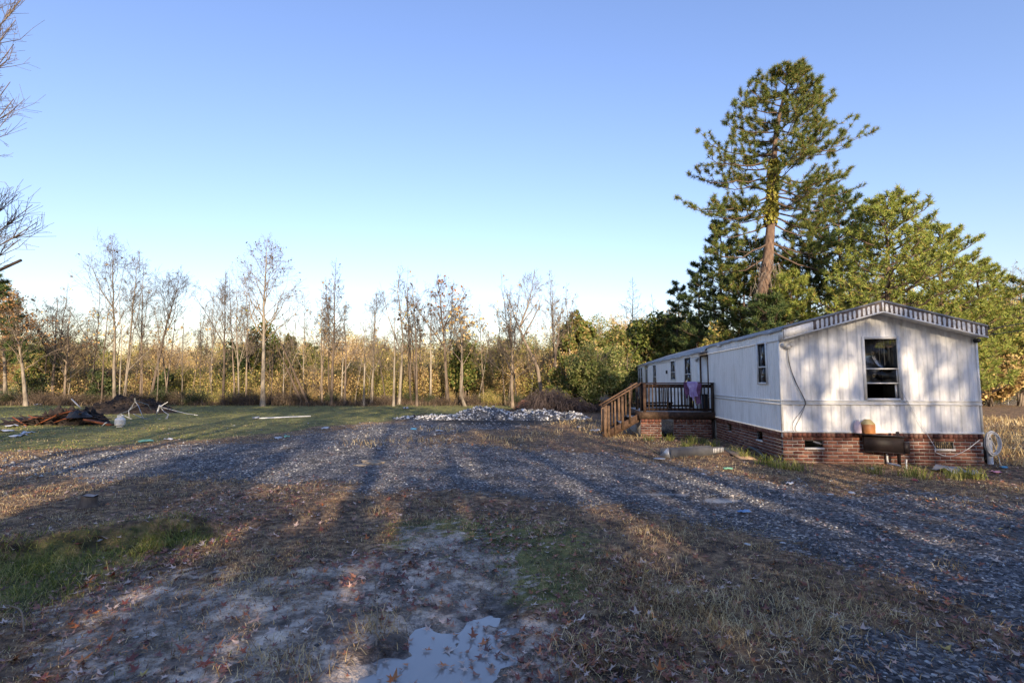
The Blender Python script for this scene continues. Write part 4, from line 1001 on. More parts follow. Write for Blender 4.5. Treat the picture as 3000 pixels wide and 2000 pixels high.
# ------------------------------------------------------------------ things at the gable end
M['steel'] = mat_noise('rusty_dark_steel', [(0.3, (0.007, 0.005, 0.006)), (0.7, (0.022, 0.014, 0.014))], 5, 0.6, 0.2)
ht = hthing('hitch_beam', 'dark steel hitch frame standing out from the gable brick skirting', 'hitch')
def Fy(px, py, y): p = planehit(px, py, 1, y); return np.array([p[0], y, p[2]])
A = Fy(2531, 1272, -0.13); B = Fy(2648, 1281, -0.30)
hb = 0.36
mb = MB(); mb.add([A + (0, 0, 0), B, B - (0, 0, hb), A - (0, 0, hb), A + (0, .05, 0), B + (0, .05, 0), B + (0, .05, -hb), A + (0, .05, -hb)], [(0, 1, 2, 3), (4, 7, 6, 5), (0, 4, 5, 1), (3, 2, 6, 7), (0, 3, 7, 4), (1, 5, 6, 2)]); mb.build('web_plate', M['steel'], ht)
mb = MB(); mb.beam(A + (-0.16, 0.0, 0.012), B + (0.02, 0.06, 0.012), 0.24, 0.022); mb.build('top_flange', M['steel'], ht)
mb = MB(); mb.beam(A + (0, 0.02, -hb), B + (0.0, 0.02, -hb), 0.12, 0.02); mb.build('bottom_flange', M['steel'], ht)
mb = MB(); mb.box(B[0] - 0.01, B[0] + 0.10, B[1] - 0.02, B[1] + 0.06, B[2] - 0.36, B[2] - 0.10); mb.build('coupler_plate', M['steel'], ht)
mb = MB(); mb.box(B[0] - 0.10, B[0] - 0.05, B[1] + 0.06, B[1] + 0.11, -0.05, B[2] + 0.12); mb.build('jack_post', M['steel'], ht)
for x in (A[0] + 0.12, A[0] + 0.7): mb = MB(); mb.beam((x, A[1] + 0.02, A[2] - 0.15), (x, 0.02, A[2] - 0.15), 0.05, 0.08); mb.build('bracket', M['steel'], ht)
# jug and bottle on the beam
M['amber'] = mat_noise('amber_jug', [(0.3, (0.34, 0.13, 0.045)), (0.7, (0.52, 0.24, 0.09))], 5, 0.45)
M['tanlid'] = mat_noise('tan_lid', [(0.3, (0.40, 0.30, 0.12)), (0.7, (0.60, 0.48, 0.24))], 6, 0.5)
jp = A + (0.09, 0.0, 0.024); jw = P0 + UX * jp[0] + VX * jp[1]
jg = thing('jug', 'square amber jug with tapered tan shoulders on the steel beam', 'jug', (jw[0], jw[1], jp[2]), math.pi / 4 - YAW)
mb = MB(); mb._lathe([(0.145, 0.0), (0.15, 0.01), (0.15, 0.20), (0.146, 0.205)], (0, 0, 0), 4); mb.add([(0.14, 0, .001), (0, .14, .001), (-.14, 0, .001), (0, -.14, .001)], [(0, 1, 2, 3)]); mb.build('body', M['amber'], jg)
mb = MB(); mb._lathe([(0.150, 0.206), (0.148, 0.222), (0.062, 0.315), (0.055, 0.32), (0.001, 0.321)], (0, 0, 0), 4); mb.build('shoulder', M['tanlid'], jg)
M['bottle'] = plain('milky_bottle', (0.50, 0.42, 0.50), 0.35)
jp = A + (-0.11, 0.03, 0.024); jw = P0 + UX * jp[0] + VX * jp[1]
bt = thing('bottle', 'milky plastic bottle beside the amber jug', 'bottle', (jw[0], jw[1], jp[2]), 0)
mb = MB(); mb._lathe([(0.001, 0), (0.075, 0.002), (0.078, 0.02), (0.078, 0.17), (0.06, 0.23), (0.028, 0.27), (0.026, 0.285)], (0, 0, 0), 14); mb.build('body', M['bottle'], bt, smooth=True)
mb = MB(); mb._lathe([(0.030, 0.286), (0.030, 0.315), (0.001, 0.316)], (0, 0, 0), 12); mb.build('cap', M['white_plastic'], bt)
# pvc bits
M['pvc'] = plain('white_pvc', (0.68, 0.69, 0.70), 0.35, var=0.1)
def wpt(p): return np.array([p[0], p[1], p[2]])
def on(px, py, dz=0.0): p = ground_at(px, py); p[2] += dz; return p
a = on(2600, 1360); b = on(2637, 1368, 0.03)
o = cable('pvc_pipe', [a + (0, 0, 0.24), a + (0, 0, 0.12), a + (0.01, 0, 0.05), a * .9 + b * .1 + (0, 0, .03), b], 0.022, M['pvc'], None, 8); tag(o, 'bent white drain pipe lying at the foot of the gable bricks', 'pipe')
a = on(2656, 1372); o = cable('pvc_stub', [a + (0, 0, -.03), a + (0, 0, .1), a + (0.01, 0, 0.2)], 0.016, M['pvc'], None, 8); tag(o, 'short white pipe stub standing up by the gable bricks', 'pipe')
# post with coiled rope
rp = on(2902, 1358)
pp = thing('pipe_post', 'short white standpipe at the far gable corner holding coiled rope', 'standpipe', tuple(rp))
mb = MB(); mb.tube([(0, 0, -0.1), (0, 0, 0.55)], 0.055, 10, True); mb.build('pipe', M['pvc'], pp, smooth=True)
mb = MB(); mb.tube([(0, 0, 0.551), (0, -0.02, 0.62)], 0.035, 8, True); mb.build('tap', M['steel'], pp)
M['rope'] = plain('pale_rope', (0.55, 0.55, 0.56), 0.8, var=0.2)
rr = np.random.default_rng(8); pts = []
for k in range(12 * 11):
    a = k * 2 * math.pi / 12; lp = k // 12
    pts.append((0.155 * math.sin(a) * (1 + .12 * math.sin(lp * 2.1)) - 0.04 + .02 * math.sin(lp), -0.09 - 0.012 * lp * .6 + .01 * math.cos(a * 2), 0.47 + (0.25 + 0.03 * math.sin(lp * 1.3)) * math.cos(a)))
pts += [(0.09, -0.1, 0.2), (0.10, -0.12, 0.05), (0.12, -.1, -0.01)]
o = cable('rope_coil', pts, 0.010, M['rope'], None, 5, 2); o.location = tuple(rp); tag(o, 'coil of pale rope hung on the white standpipe', 'rope')
# slack cable from window to coil
c1 = fpts([(2632, 1135), (2660, 1185), (2705, 1260), (2735, 1310)], -0.05); c1 += [Fy(2742, 1325, -.25), Fy(2785, 1336, -.4), Fy(2830, 1318, -.4), Fy(2871, 1287, -.35)]
o = cable('slack_cable', c1, 0.006, M['rope'], None, 5, 6); o.location = HOME_LOC; o.rotation_euler = (0, 0, -YAW); tag(o, 'thin slack cable looping from the gable window to the rope coil', 'cable')
# black board leaning on the far corner
lb = hthing('leaning_board', 'black board leaning against the far corner of the gable', 'board')
mb = MB(); mb.add([(4.34, .45, 1.58), (4.44, .45, 1.60), (4.80, .45, -0.1), (4.62, .45, -0.1), (4.34, 1.2, 1.58), (4.44, 1.2, 1.60), (4.80, 1.2, -.1), (4.62, 1.2, -.1)], [(0, 1, 2, 3), (4, 7, 6, 5), (0, 4, 5, 1), (3, 2, 6, 7), (0, 3, 7, 4), (1, 5, 6, 2)]); mb.build('panel', M['black'], lb)
mb = MB(); mb.box(4.33, 4.72, 0.40, 1.25, 1.605, 1.635); mb.build('cap_board', M['black'], lb)

# ------------------------------------------------------------------ junk in the yard
M['grey_plastic'] = plain('grey_plastic', (0.14, 0.145, 0.16), 0.35, var=0.3)
M['galv'] = plain('galvanised', (0.42, 0.43, 0.45), 0.4, 0.5, var=0.25)
M['tan_board'] = mat_noise('tan_board', [(0.3, (0.22, 0.14, 0.09)), (0.7, (0.42, 0.30, 0.20))], 4, 0.9)
ta = on(1950, 1338); tb = on(2100, 1328)
tr_ = thing('gutter_tray', 'long grey plastic tray lying in the grass by the gravel', 'tray', tuple((ta + tb) / 2))
d = (tb - ta); Ld = np.hypot(d[0], d[1]); tr_.rotation_euler = (0, 0, math.atan2(d[1], d[0]))
mb = MB(); h_ = Ld / 2
prof = [(-0.20, 0.21), (-0.20, 0.02), (0.19, 0.02), (0.19, 0.19), (0.215, 0.19), (0.205, 0.0), (-0.205, 0.0), (-0.225, 0.21)]
V = [(x, y, z) for x in (-h_, h_) for y, z in prof]; n = len(prof)
mb.add(V, [(k, (k + 1) % n, n + (k + 1) % n, n + k) for k in range(n)] + [tuple(range(n)), tuple(range(n, 2 * n))]); mb.build('channel', M['grey_plastic'], tr_)
mb = MB(); mb.add([(-h_ - .005, -.18, 0), (-h_ - .005, .2, 0), (-h_ - .005, -0.12, .24), (-h_ - .03, -.18, 0), (-h_ - .03, .2, 0), (-h_ - .03, -0.12, .24)], [(0, 1, 2), (3, 5, 4), (0, 3, 4, 1), (1, 4, 5, 2), (2, 5, 3, 0)]); mb.build('end_gusset', M['galv'], tr_)
mb = MB()
for k in range(7): mb.box(h_ - 0.32 + k * 0.05, h_ - 0.30 + k * 0.05, -0.232, -0.222, 0.06, 0.18)
mb.build('slot_grille', M['white_plastic'], tr_)
def slab(name, px, py, sx, sy, sz, mat, label, cat, rz=0.0, group=None, seed=0, lift=0.0, tilt=0.0):
    p = on(px, py, lift); r = np.random.default_rng(seed + int(px)); n = 6; V = []
    for z in (0, sz):
        for k in range(n):
            a = k * 2 * math.pi / n; q_ = 0.8 + 0.35 * np.random.default_rng(seed + int(px) * 7 + k).random(); V.append((sx * q_ * math.cos(a), sy * q_ * math.sin(a), z + tilt * math.cos(a) * sx + (0.1 * sz * math.sin(k * 2.0) if z else 0)))
    mb = MB(); mb.add(V, [tuple(range(n - 1, -1, -1)), tuple(range(n, 2 * n))] + [(k, (k + 1) % n, n + (k + 1) % n, n + k) for k in range(n)])
    o = mb.build(name, mat, None, loc=tuple(p)); o.rotation_euler = (0, 0, rz); return tag(o, label, cat, group)
slab('plate', 1932, 1344, .17, .12, .02, M['galv'], 'flat grey plate lying at the end of the grey tray', 'plate')
o = cable('stick', [on(1890, 1313, .12), on(1912, 1322, .05), on(1930, 1330, .02)], 0.012, M['straw'], None, 5); tag(o, 'pale stick leaning over the end of the grey tray', 'stick')
pb_ = on(2160, 1338); mb = MB(); mb.beam(on(2130, 1325, .12), on(2195, 1345, -0.01), 0.35, 0.03); o = mb.build('plywood_offcut', M['tan_board'], None); tag(o, 'tan plywood offcut lying by the shaded brick skirting', 'board')
mdirt = mat_noise('bare_dirt', [(0.3, (0.09, 0.055, 0.035)), (0.7, (0.22, 0.14, 0.09))], 5, 0.95, 0.5)
def mound(c, rx, ry, h, seed, n=26, rough=0.35, freq=2.2):
    u, v = np.meshgrid(np.linspace(-1, 1, n + 1), np.linspace(-1, 1, n + 1), indexing='ij'); u = u.ravel(); v = v.ravel()
    q_ = np.clip(1 - u * u - v * v, 0, 1); x = c[0] + u * rx; y = c[1] + v * ry
    z = hgt(x, y) - 0.03 + h * q_ * (1 + rough * 2 * fbm(x * freq + seed, y * freq, 5))
    i, j = np.meshgrid(np.arange(n), np.arange(n), indexing='ij'); a = (i * (n + 1) + j).ravel()
    return MB().add(np.stack([x, y, z], 1), np.stack([a, a + n + 1, a + n + 2, a + 1], 1))
o = mound(on(2125, 1330), .45, .35, .14, 2, 14).build('dirt_heap', mdirt, None, smooth=True); tag(o, 'small heap of bare dirt beside the brick skirting', 'dirt heap')
o = cable('drain_hose', [on(2185, 1325, .05), on(2200, 1330, .16), on(2225, 1340, .12), on(2245, 1350, .04)], 0.05, M['black'], None, 8); tag(o, 'black ribbed drain hose at the foot of the brick skirting', 'hose')
M['paver'] = mat_noise('sandstone', [(0.3, (0.20, 0.16, 0.12)), (0.7, (0.40, 0.34, 0.27))], 6, 0.9, 0.3)
for k, (px, py, sx, sy, rz) in enumerate(((1055, 1366, .17, .11, .2), (1082, 1358, .16, .10, .9), (1098, 1361, .13, .09, .4), (1118, 1357, .14, .09, 1.4), (1070, 1353, .15, .09, 2.1), (1100, 1353, .12, .07, .1))):
    slab('stone_slab', px, py, sx, sy, .05, M['paver'], 'flat tan stone slab in the broken heap on the gravel', 'stone', rz, 'broken stone slabs on the gravel', k, 0.0)
# scraps of litter
LIT = {'white': plain('white_scrap', (0.62, 0.62, 0.62), 0.6), 'blue': plain('blue_scrap', (0.10, 0.22, 0.45), 0.5), 'green': plain('green_scrap', (0.25, 0.52, 0.33), 0.5), 'red': plain('red_scrap', (0.42, 0.06, 0.07), 0.5), 'grey': plain('grey_scrap', (0.28, 0.28, 0.30), 0.6), 'cyan': plain('cyan_scrap', (0.12, 0.42, 0.60), 0.5), 'pink': plain('pink_scrap', (0.55, 0.25, 0.33), 0.6)}
def scrap(px, py, col, s, label, flat=0.35, rz=None, asp=1.6):
    r = np.random.default_rng(int(px * 3 + py)); p = on(px, py); n = 5; V = []; s = s * 0.62
    for i in range(n):
        for j in range(n):
            u, v = i / (n - 1) - .5, j / (n - 1) - .5
            V.append((s * asp * u * (1 + .3 * r.random()), s * v * (1 + .3 * r.random()), 0.012 + s * flat * r.random() * (0.4 + .6 * (abs(u) + abs(v) < .6))))
    V += [(x, y, z - 0.006) for x, y, z in V]; m_ = n * n
    f = [(i * n + j, (i + 1) * n + j, (i + 1) * n + j + 1, i * n + j + 1) for i in range(n - 1) for j in range(n - 1)]
    f += [tuple(m_ + k for k in q_[::-1]) for q_ in f]
    o = MB().add(V, f).build('litter_scrap', LIT[col], None, loc=tuple(p)); o.rotation_euler = (0, 0, r.random() * 3 if rz is None else rz)
    return tag(o, label, 'litter')
LG = 'scrap lying on the'
for px, py, col, s, lab in ((1212, 1258, 'cyan', .3, 'pale blue scrap of litter on the far gravel before the rubble'), (1287, 1263, 'white', .25, 'small white wrapper on the dry strip before the rubble heap'), (1326, 1262, 'white', .16, 'tiny white scrap next to an orange bit on the dry strip'),
    (1332, 1259, 'red', .16, 'orange-red scrap of litter on the dry strip'), (955, 1256, 'white', .35, 'crumpled white bag at the lawn edge of the gravel'), (815, 1284, 'white', .3, 'white litter at the corner of lawn and gravel'), (840, 1280, 'green', .25, 'greenish litter at the corner of lawn and gravel'),
    (428, 1294, 'green', .35, 'mint green bag lying on the lawn edge'), (493, 1288, 'white', .25, 'white scrap on the lawn near the mint green bag'), (80, 1269, 'white', .35, 'white crumpled scrap on lawn before the charred debris'), (35, 1250, 'white', .5, 'pair of white scraps by the end of the charred debris'), (10, 1265, 'white', .5, 'big white scrap on lawn at the end of the charred debris'),
    (55, 1278, 'white', .4, 'long pale scrap on the lawn below the charred debris'), (2133, 1374, 'green', .16, 'pale green lid on the grass strip below the brick skirting'), (2315, 1417, 'white', .14, 'white strip of paper on the gravel'), (2495, 1445, 'white', .12, 'thin pale paper strip on the gravel lane'), (2433, 1450, 'white', .09, 'small white paper bit on the gravel lane'),
    (2180, 1500, 'blue', .14, 'blue and white wrapper on the gravel'), (2190, 1597, 'white', .07, 'crumpled white tissue in the dry grass'), (2293, 1592, 'white', .05, 'round white shell-like bit in the dry grass'), (2942, 1370, 'cyan', .14, 'cyan plastic scrap near the standpipe'), (2790, 1385, 'grey', .55, 'crumpled grey plastic sheet below the gable vent'), (2845, 1388, 'grey', .4, 'grey bag heap next to the crumpled sheet'), (2918, 1385, 'pink', .2, 'pink scrap of litter near the standpipe'), (2680, 1408, 'red', .12, 'broken brick bit in the sunlit grass'), (2555, 1375, 'grey', .16, 'flat pale stone in grass by the gable bricks'), (2060, 1390, 'white', .08, 'small white bit on the gravel by the porch'),
    (1745, 1262, 'white', .35, 'white plank end by the porch steps'), (1700, 1253, 'grey', .3, 'grey bag near the porch steps'), (1640, 1220, 'white', .6, 'white sheet scrap at the end of the rubble heap'), (1670, 1222, 'grey', .5, 'grey crumpled scrap beyond the rubble heap'), (1590, 1215, 'blue', .6, 'blue tarp scrap at the end of the rubble heap'), (1190, 1196, 'white', .5, 'white scrap on the grass by the tree line'), (1910, 1290, 'white', .12, 'white scrap in weeds before the porch bricks'), (2123, 1273, 'white', .10, 'white scrap below the skirting vent')):
    scrap(px, py, col, s, lab)
# stump in the grass
st = on(258, 1478); mb = MB()
ang = np.linspace(0, 2 * math.pi, 12, endpoint=False)
stp = thing('tree_stump', 'low sawn tree stump in the dead grass', 'stump', tuple(st))
mb.tube([(0, 0, -.05), (0, 0, .05), (0.02, 0, .14)], [.17, .115, .105], 9); mb.build('stump_bark', M['bark'], stp)
mb = MB(); mb.add([(0.02 + (.103 * math.cos(a)), .103 * math.sin(a), .141 + .012 * math.sin(a * 3)) for a in ang], [tuple(range(12))]); mb.build('cut_face', plain('cut_wood', (0.36, 0.31, 0.27), .8), stp)
# twigs on the ground
for k, (x0, y0, x1, y1) in enumerate(((20, 1780, 70, 1860), (700, 1560, 800, 1590), (340, 1540, 460, 1515), (1080, 1690, 1100, 1760), (60, 1510, 180, 1545), (1090, 1760, 1102, 1900))):
    a, b = on(x0, y0, .02), on(x1, y1, .02); m_ = (a + b) / 2 + (0.02, 0.02, 0.05)
    o = cable('fallen_twig', [a, m_, b], 0.006, M['twig_pale'], None, 5); tag(o, 'thin pale fallen twig lying on the ground', 'twig', 'fallen twigs')

# long white gutter on the lawn
a, b = on(745, 1228, .05), on(910, 1221, .05)
gt = thing('gutter_length', 'long white gutter length lying on the lawn', 'gutter', tuple(a))
d = b - a
mb = MB(); mb.beam((0, 0, 0), tuple(d), 0.11, 0.05); mb.build('channel', M['pvc'], gt); mb = MB(); mb.beam((-0.05, -.02, 0.02), (0.22, .0, 0.05), 0.22, 0.10); mb.build('end_box', M['galv'], gt)
# rubble heap
RC = on(1490, 1228)
rb = thing('rubble_heap', 'heap of white and grey plaster rubble at the end of the drive', 'rubble heap')
M['ashm'] = mat_noise('ash', [(0.35, (0.03, 0.03, 0.032)), (0.7, (0.20, 0.20, 0.20))], 4, 0.95, 0.5)
lobes = [((RC[0] - 1.3, RC[1] + .6), 1.9, 1.5, .52), ((RC[0] + 1.4, RC[1] + .6), 1.9, 1.4, .50), ((RC[0] - 3.7, RC[1] + .1), 2.2, 1.0, .15), ((RC[0] + 3.0, RC[1] + .5), 1.2, 1.0, .32)]
rr = np.random.default_rng(31); CP = []
for c, rx, ry, h_ in lobes:
    mound(c, rx, ry, h_, 3, 22, .3).build('heap', M['ashm'], rb, smooth=True)
    n = int(1250 * rx * ry / 3.6)
    a = rr.random(n) * 6.28; q_ = np.sqrt(rr.random(n)) * 1.05
    x = c[0] + np.cos(a) * q_ * rx; y = c[1] + np.sin(a) * q_ * ry
    z = hgt(x, y) - .0 + h_ * np.clip(1 - q_ ** 2, 0, 1) * (1 + .6 * fbm(x * 2.2 + 3, y * 2.2, 4)); CP.append(np.stack([x, y, z], 1))
CP = np.concatenate(CP)
tag(stones(CP, 0.018 + 0.07 * rr.random(len(CP)) ** 3, rr, .75).build('chunks', M['chunk'], rb), None, None, None, 'stuff')
M['lath'] = plain('white_lath', (0.55, 0.55, 0.55), 0.8)
for k in range(26):
    p = CP[rr.integers(len(CP))]; a = rr.random() * 3.14; l_ = .2 + .5 * rr.random()
    mb = MB(); mb.beam(p + (-math.cos(a) * l_ / 2, -math.sin(a) * l_ / 2, .02), p + (math.cos(a) * l_ / 2, math.sin(a) * l_ / 2, .06 + .1 * rr.random()), .1, .025); mb.build('board_scrap', M['lath'] if k % 3 else M['lumber_dark'], rb)

# charred debris heap on the lawn
M['char'] = mat_noise('charred_wood', [(0.35, (0.010, 0.008, 0.008)), (0.6, (0.036, 0.02, 0.016)), (0.8, (0.09, 0.042, 0.028))], 5, 0.8, 0.6)
M['soot_and_limb_shade'] = mat_noise('soot_and_limb_shade', [(0.35, (0.008, 0.007, 0.007)), (0.7, (0.045, 0.033, 0.028))], 6, 0.9, 0.8)
M['rust'] = mat_noise('rust', [(0.3, (0.10, 0.03, 0.015)), (0.7, (0.27, 0.09, 0.035))], 6, 0.85, 0.2)
dh = thing('debris_heap', 'charred heap of reddish boards and rubbish on the lawn', 'debris heap')
D0 = on(150, 1248)
for (px, rx, h_) in ((85, .9, .30), (150, 1.1, .50), (215, 1.0, .46), (30, 1.0, .2)):
    c = on(px, 1245); mound((c[0], c[1] + .6), rx, .8, h_, px, 40, .9, 4.5).build('heap', M['soot_and_limb_shade'], dh)
rr = np.random.default_rng(12)
for k in range(110):
    px = 20 + 240 * rr.random(); c = on(px, 1247); z = .1 + .55 * max(0, 1 - abs(px - 175) / 150) * rr.random()
    a = rr.normal() * .5; l_ = .4 + .9 * rr.random(); p = c + (0, .1 + .7 * rr.random(), z); dv = np.array([math.cos(a) * l_, math.sin(a) * l_ * .5, rr.normal() * .22])
    mb = MB(); mb.beam(p - dv / 2, p + dv / 2, .03 + .07 * rr.random(), .025); mb.build('charred_board', M['char'] if k % 9 else M['rust'], dh)
def plank(p0, p1, w, h_, mat, label, cat='plank', name='plank'):
    mb = MB(); mb.beam(p0, p1, w, h_); o = mb.build(name, mat, None); return tag(o, label, cat)
Yd = D0[1]
plank(at(250, 1228, Yd - .1), on(328, 1246, .02) + (0, 0, 0), .30, .05, M['rust'], 'wide rusty plank sloping from the charred heap to the grass')
plank(at(178, 1212, Yd + .3), at(213, 1204, Yd + .3), .2, .06, M['rust'], 'orange-red plank end on top of the charred heap')
plank(at(200, 1216, Yd + .1), at(240, 1213, Yd + .1), .14, .07, M['rust'], 'short rusty beam lying on the charred heap')
plank(on(188, 1237, .1) + (0, -.1, 0), at(237, 1210, Yd - .2), .07, .03, M['lumber_new'], 'pale batten leaning on the charred heap', 'batten', 'batten')
plank(at(237, 1196, Yd + .5), at(209, 1168, Yd + .5), .035, .035, M['galv'], 'pale pole sticking up from the charred heap', 'pole', 'pole')
plank(on(300, 1249, .02), at(312, 1237, D0[1] - .6), .06, .03, M['lath'], 'short pale stick propped on the rusty plank', 'stick', 'stick')
o = mound((at(235, 1200, Yd + .2)[0], Yd + .2), .55, .35, .26, 4, 20, .8, 3.0).build('tarp_bundle', M['black'], None, smooth=True)
o.location.z = at(235, 1215, Yd + .2)[2] - .1; tag(o, 'black tarp bundle on top of the charred heap', 'tarp')
scrap(106, 1219, 'white', .28, 'white rag caught on the charred heap').location.z += .62
# second dark brush heap behind
c = on(315, 1212); o_ = thing('brush_heap', 'low dark heap of burnt brush behind the metal frame', 'brush heap')
mound((c[0], c[1] + 1.5), 3.0, 1.6, .62, 9, 40, .9, 3.5).build('heap', M['soot_and_limb_shade'], o_)
rr = np.random.default_rng(44); mb = MB()
for k in range(220):
    a = rr.random() * 6.28; q_ = rr.random(); p = np.array([c[0] + math.cos(a) * q_ * 2.8, c[1] + 1.5 + math.sin(a) * q_ * 1.5, .08 + .6 * (1 - q_ * q_)]); a2 = rr.random() * 6.28; l_ = .4 + .8 * rr.random()
    mb.tube([p, p + (math.cos(a2) * l_ / 2, math.sin(a2) * l_ / 2, .08), p + (math.cos(a2) * l_, math.sin(a2) * l_, -.05 + .2 * rr.random())], [.018, .014, .006], 4)
tag(mb.build('burnt_branches', M['dead'], o_), None, None, None, 'stuff')
plank(on(378, 1195, .5), on(404, 1198, .35), .3, .06, M['rust'], 'rust-coloured panel in the burnt brush heap', 'panel', 'panel')
# propane tank
tp = on(351, 1250)
pt = thing('propane_tank', 'white propane cylinder standing on the grass by the charred heap', 'propane tank', tuple(tp))
M['tank'] = mat_noise('chipped_tank_paint', [(0.30, (0.22, 0.18, 0.15)), (0.42, (0.62, 0.62, 0.60)), (0.7, (0.72, 0.72, 0.71))], 7, 0.5)
mb = MB(); mb._lathe([(.12, 0.0), (.12, .035)], (0, 0, 0), 18); mb.build('foot_ring', M['tank'], pt)
mb = MB(); mb._lathe([(.02, .022), (.10, .03), (.165, .07), (.185, .115), (.186, .20), (.186, .205), (.182, .21), (.186, .215), (.186, .29), (.17, .335), (.12, .37), (.03, .385)], (0, 0, 0), 20); mb.build('body', M['tank'], pt, smooth=True)
mb = MB(); a0 = np.linspace(-2.3, 2.3, 16)
V = [(.11 * math.sin(a) * (1 + .06 * k), -.11 * math.cos(a) * (1 + .06 * k), .36 + .12 * k) for k in (0, 1) for a in a0]; mb.add(V, [(j, j + 1, 17 + j, 16 + j) for j in range(15)]); mb.build('collar', M['tank'], pt)
mb = MB(); mb.tube([(0, 0, .38), (0, 0, .44)], .022, 8, True); mb.tube([(0, 0, .44), (0, 0, .465)], .035, 8, True); mb.build('valve', M['galv'], pt)
# collapsed metal frame
YF = on(400, 1226)[1]
fr_ = thing('collapsed_frame', 'collapsed white tubular metal canopy frame on the lawn', 'metal frame')
def rod(pp, r=.017):
    mb = MB(); mb.tube([at(x, y, YF + dy) for x, y, dy in pp], r, 6, True); mb.build('tube', M['galv'], fr_)
rod([(395, 1165, .2), (396, 1176, .2)], .04)
rod([(396, 1176, .2), (377, 1202, 0), (379, 1227, -.2)]); rod([(396, 1176, .2), (385, 1195, .1), (376, 1204, 0)])
rod([(398, 1178, .2), (406, 1190, 0), (420, 1225, -.2)]); rod([(398, 1174, .2), (433, 1185, .8), (446, 1207, 1.2)]); rod([(376, 1203, 0), (349, 1213, .3)]); rod([(404, 1186, .1), (376, 1203, 0)])
rod([(391, 1212, -.1), (408, 1220, -.1), (428, 1228, -.1)]); rod([(425, 1226, -.1), (455, 1228, -.1), (485, 1233, -.3)]); rod([(352, 1212, .3), (390, 1229, -.2)], .015)
fr2 = thing('collapsed_frame', 'second bent tubular frame with a long pole lying beside it', 'metal frame')
fr_ = fr2
rod([(466, 1188, 0), (474, 1191, 0)], .05); rod([(467, 1190, 0), (463, 1202, -.1), (459, 1213, -.1)], .05); rod([(460, 1213, -.1), (456, 1223, -.1)]); rod([(468, 1190, 0), (480, 1205, 0), (494, 1214, 0), (487, 1231, -.3)]); rod([(492, 1216, 0), (483, 1229, -.2)]); rod([(472, 1192, 0), (510, 1202, .1), (546, 1211, .2), (580, 1216, .1)]); rod([(492, 1177, .4), (470, 1190, 0)], .015); rod([(466, 1228, -.3), (478, 1233, -.4), (489, 1233, -.4)], .05)

# ------------------------------------------------------------------ trees
def rot_about(d, r, ang):
    """turn direction d by ang towards a random side"""
    a = np.cross(d, r.normal(size=3)); a /= np.linalg.norm(a) + 1e-9
    return d * math.cos(ang) + a * math.sin(ang)
def wander(p, d, ln, n, r, wob, lift):
    pts = [p]; d = d.copy(); s = ln / n
    for k in range(n):
        d = d + r.normal(size=3) * wob + np.array([0, 0, lift]); d /= np.linalg.norm(d)
        pts.append(pts[-1] + d * s)
    return np.array(pts)
def grow(tw, p, d, ln, r0, lev, r, leafp=None, up=0.10, minr=0.006, kids=(5, 4, 3)):
    n = (5, 4, 2, 1)[lev]
    pts = wander(p, d, ln, n, r, 0.16 + 0.05 * lev, up)
    rad = np.linspace(r0, max(r0 * 0.25, minr), n + 1)
    tw.tube(pts, rad, 5 if lev == 0 else 3)
    if lev >= 3 or ln < 0.25:
        if leafp is not None: leafp.append(pts[-1])
        return
    for k in range(kids[min(lev, 2)]):
        t = 0.25 + 0.75 * (k + r.random()) / kids[min(lev, 2)]; i = min(int(t * n), n - 1)
        q_ = pts[i] + (pts[i + 1] - pts[i]) * (t * n - i)
        dd = pts[i + 1] - pts[i]; dd /= np.linalg.norm(dd)
        grow(tw, q_, rot_about(dd, r, 0.45 + 0.45 * r.random()), ln * (0.62 - 0.25 * t) * (0.7 + 0.6 * r.random()), max(rad[i] * 0.5, minr), lev + 1, r, leafp, up, minr, kids)
def leafcards(P, size, r, mb=None, asp=1.6):
    n = len(P); mb = mb or MB()
    a = r.normal(size=(n, 3)); a /= np.linalg.norm(a, axis=1)[:, None]
    b = np.cross(a, r.normal(size=(n, 3))); b /= np.linalg.norm(b, axis=1)[:, None]
    s = (size * (0.6 + 0.8 * r.random(n)))[:, None]
    V = np.stack([P - a * s * asp / 2, P + b * s * .5, P + a * s * asp / 2, P - b * s * .5], 1).reshape(-1, 3)
    mb.add(V, np.arange(n)[:, None] * 4 + np.array([[0, 1, 2, 3]])); return mb
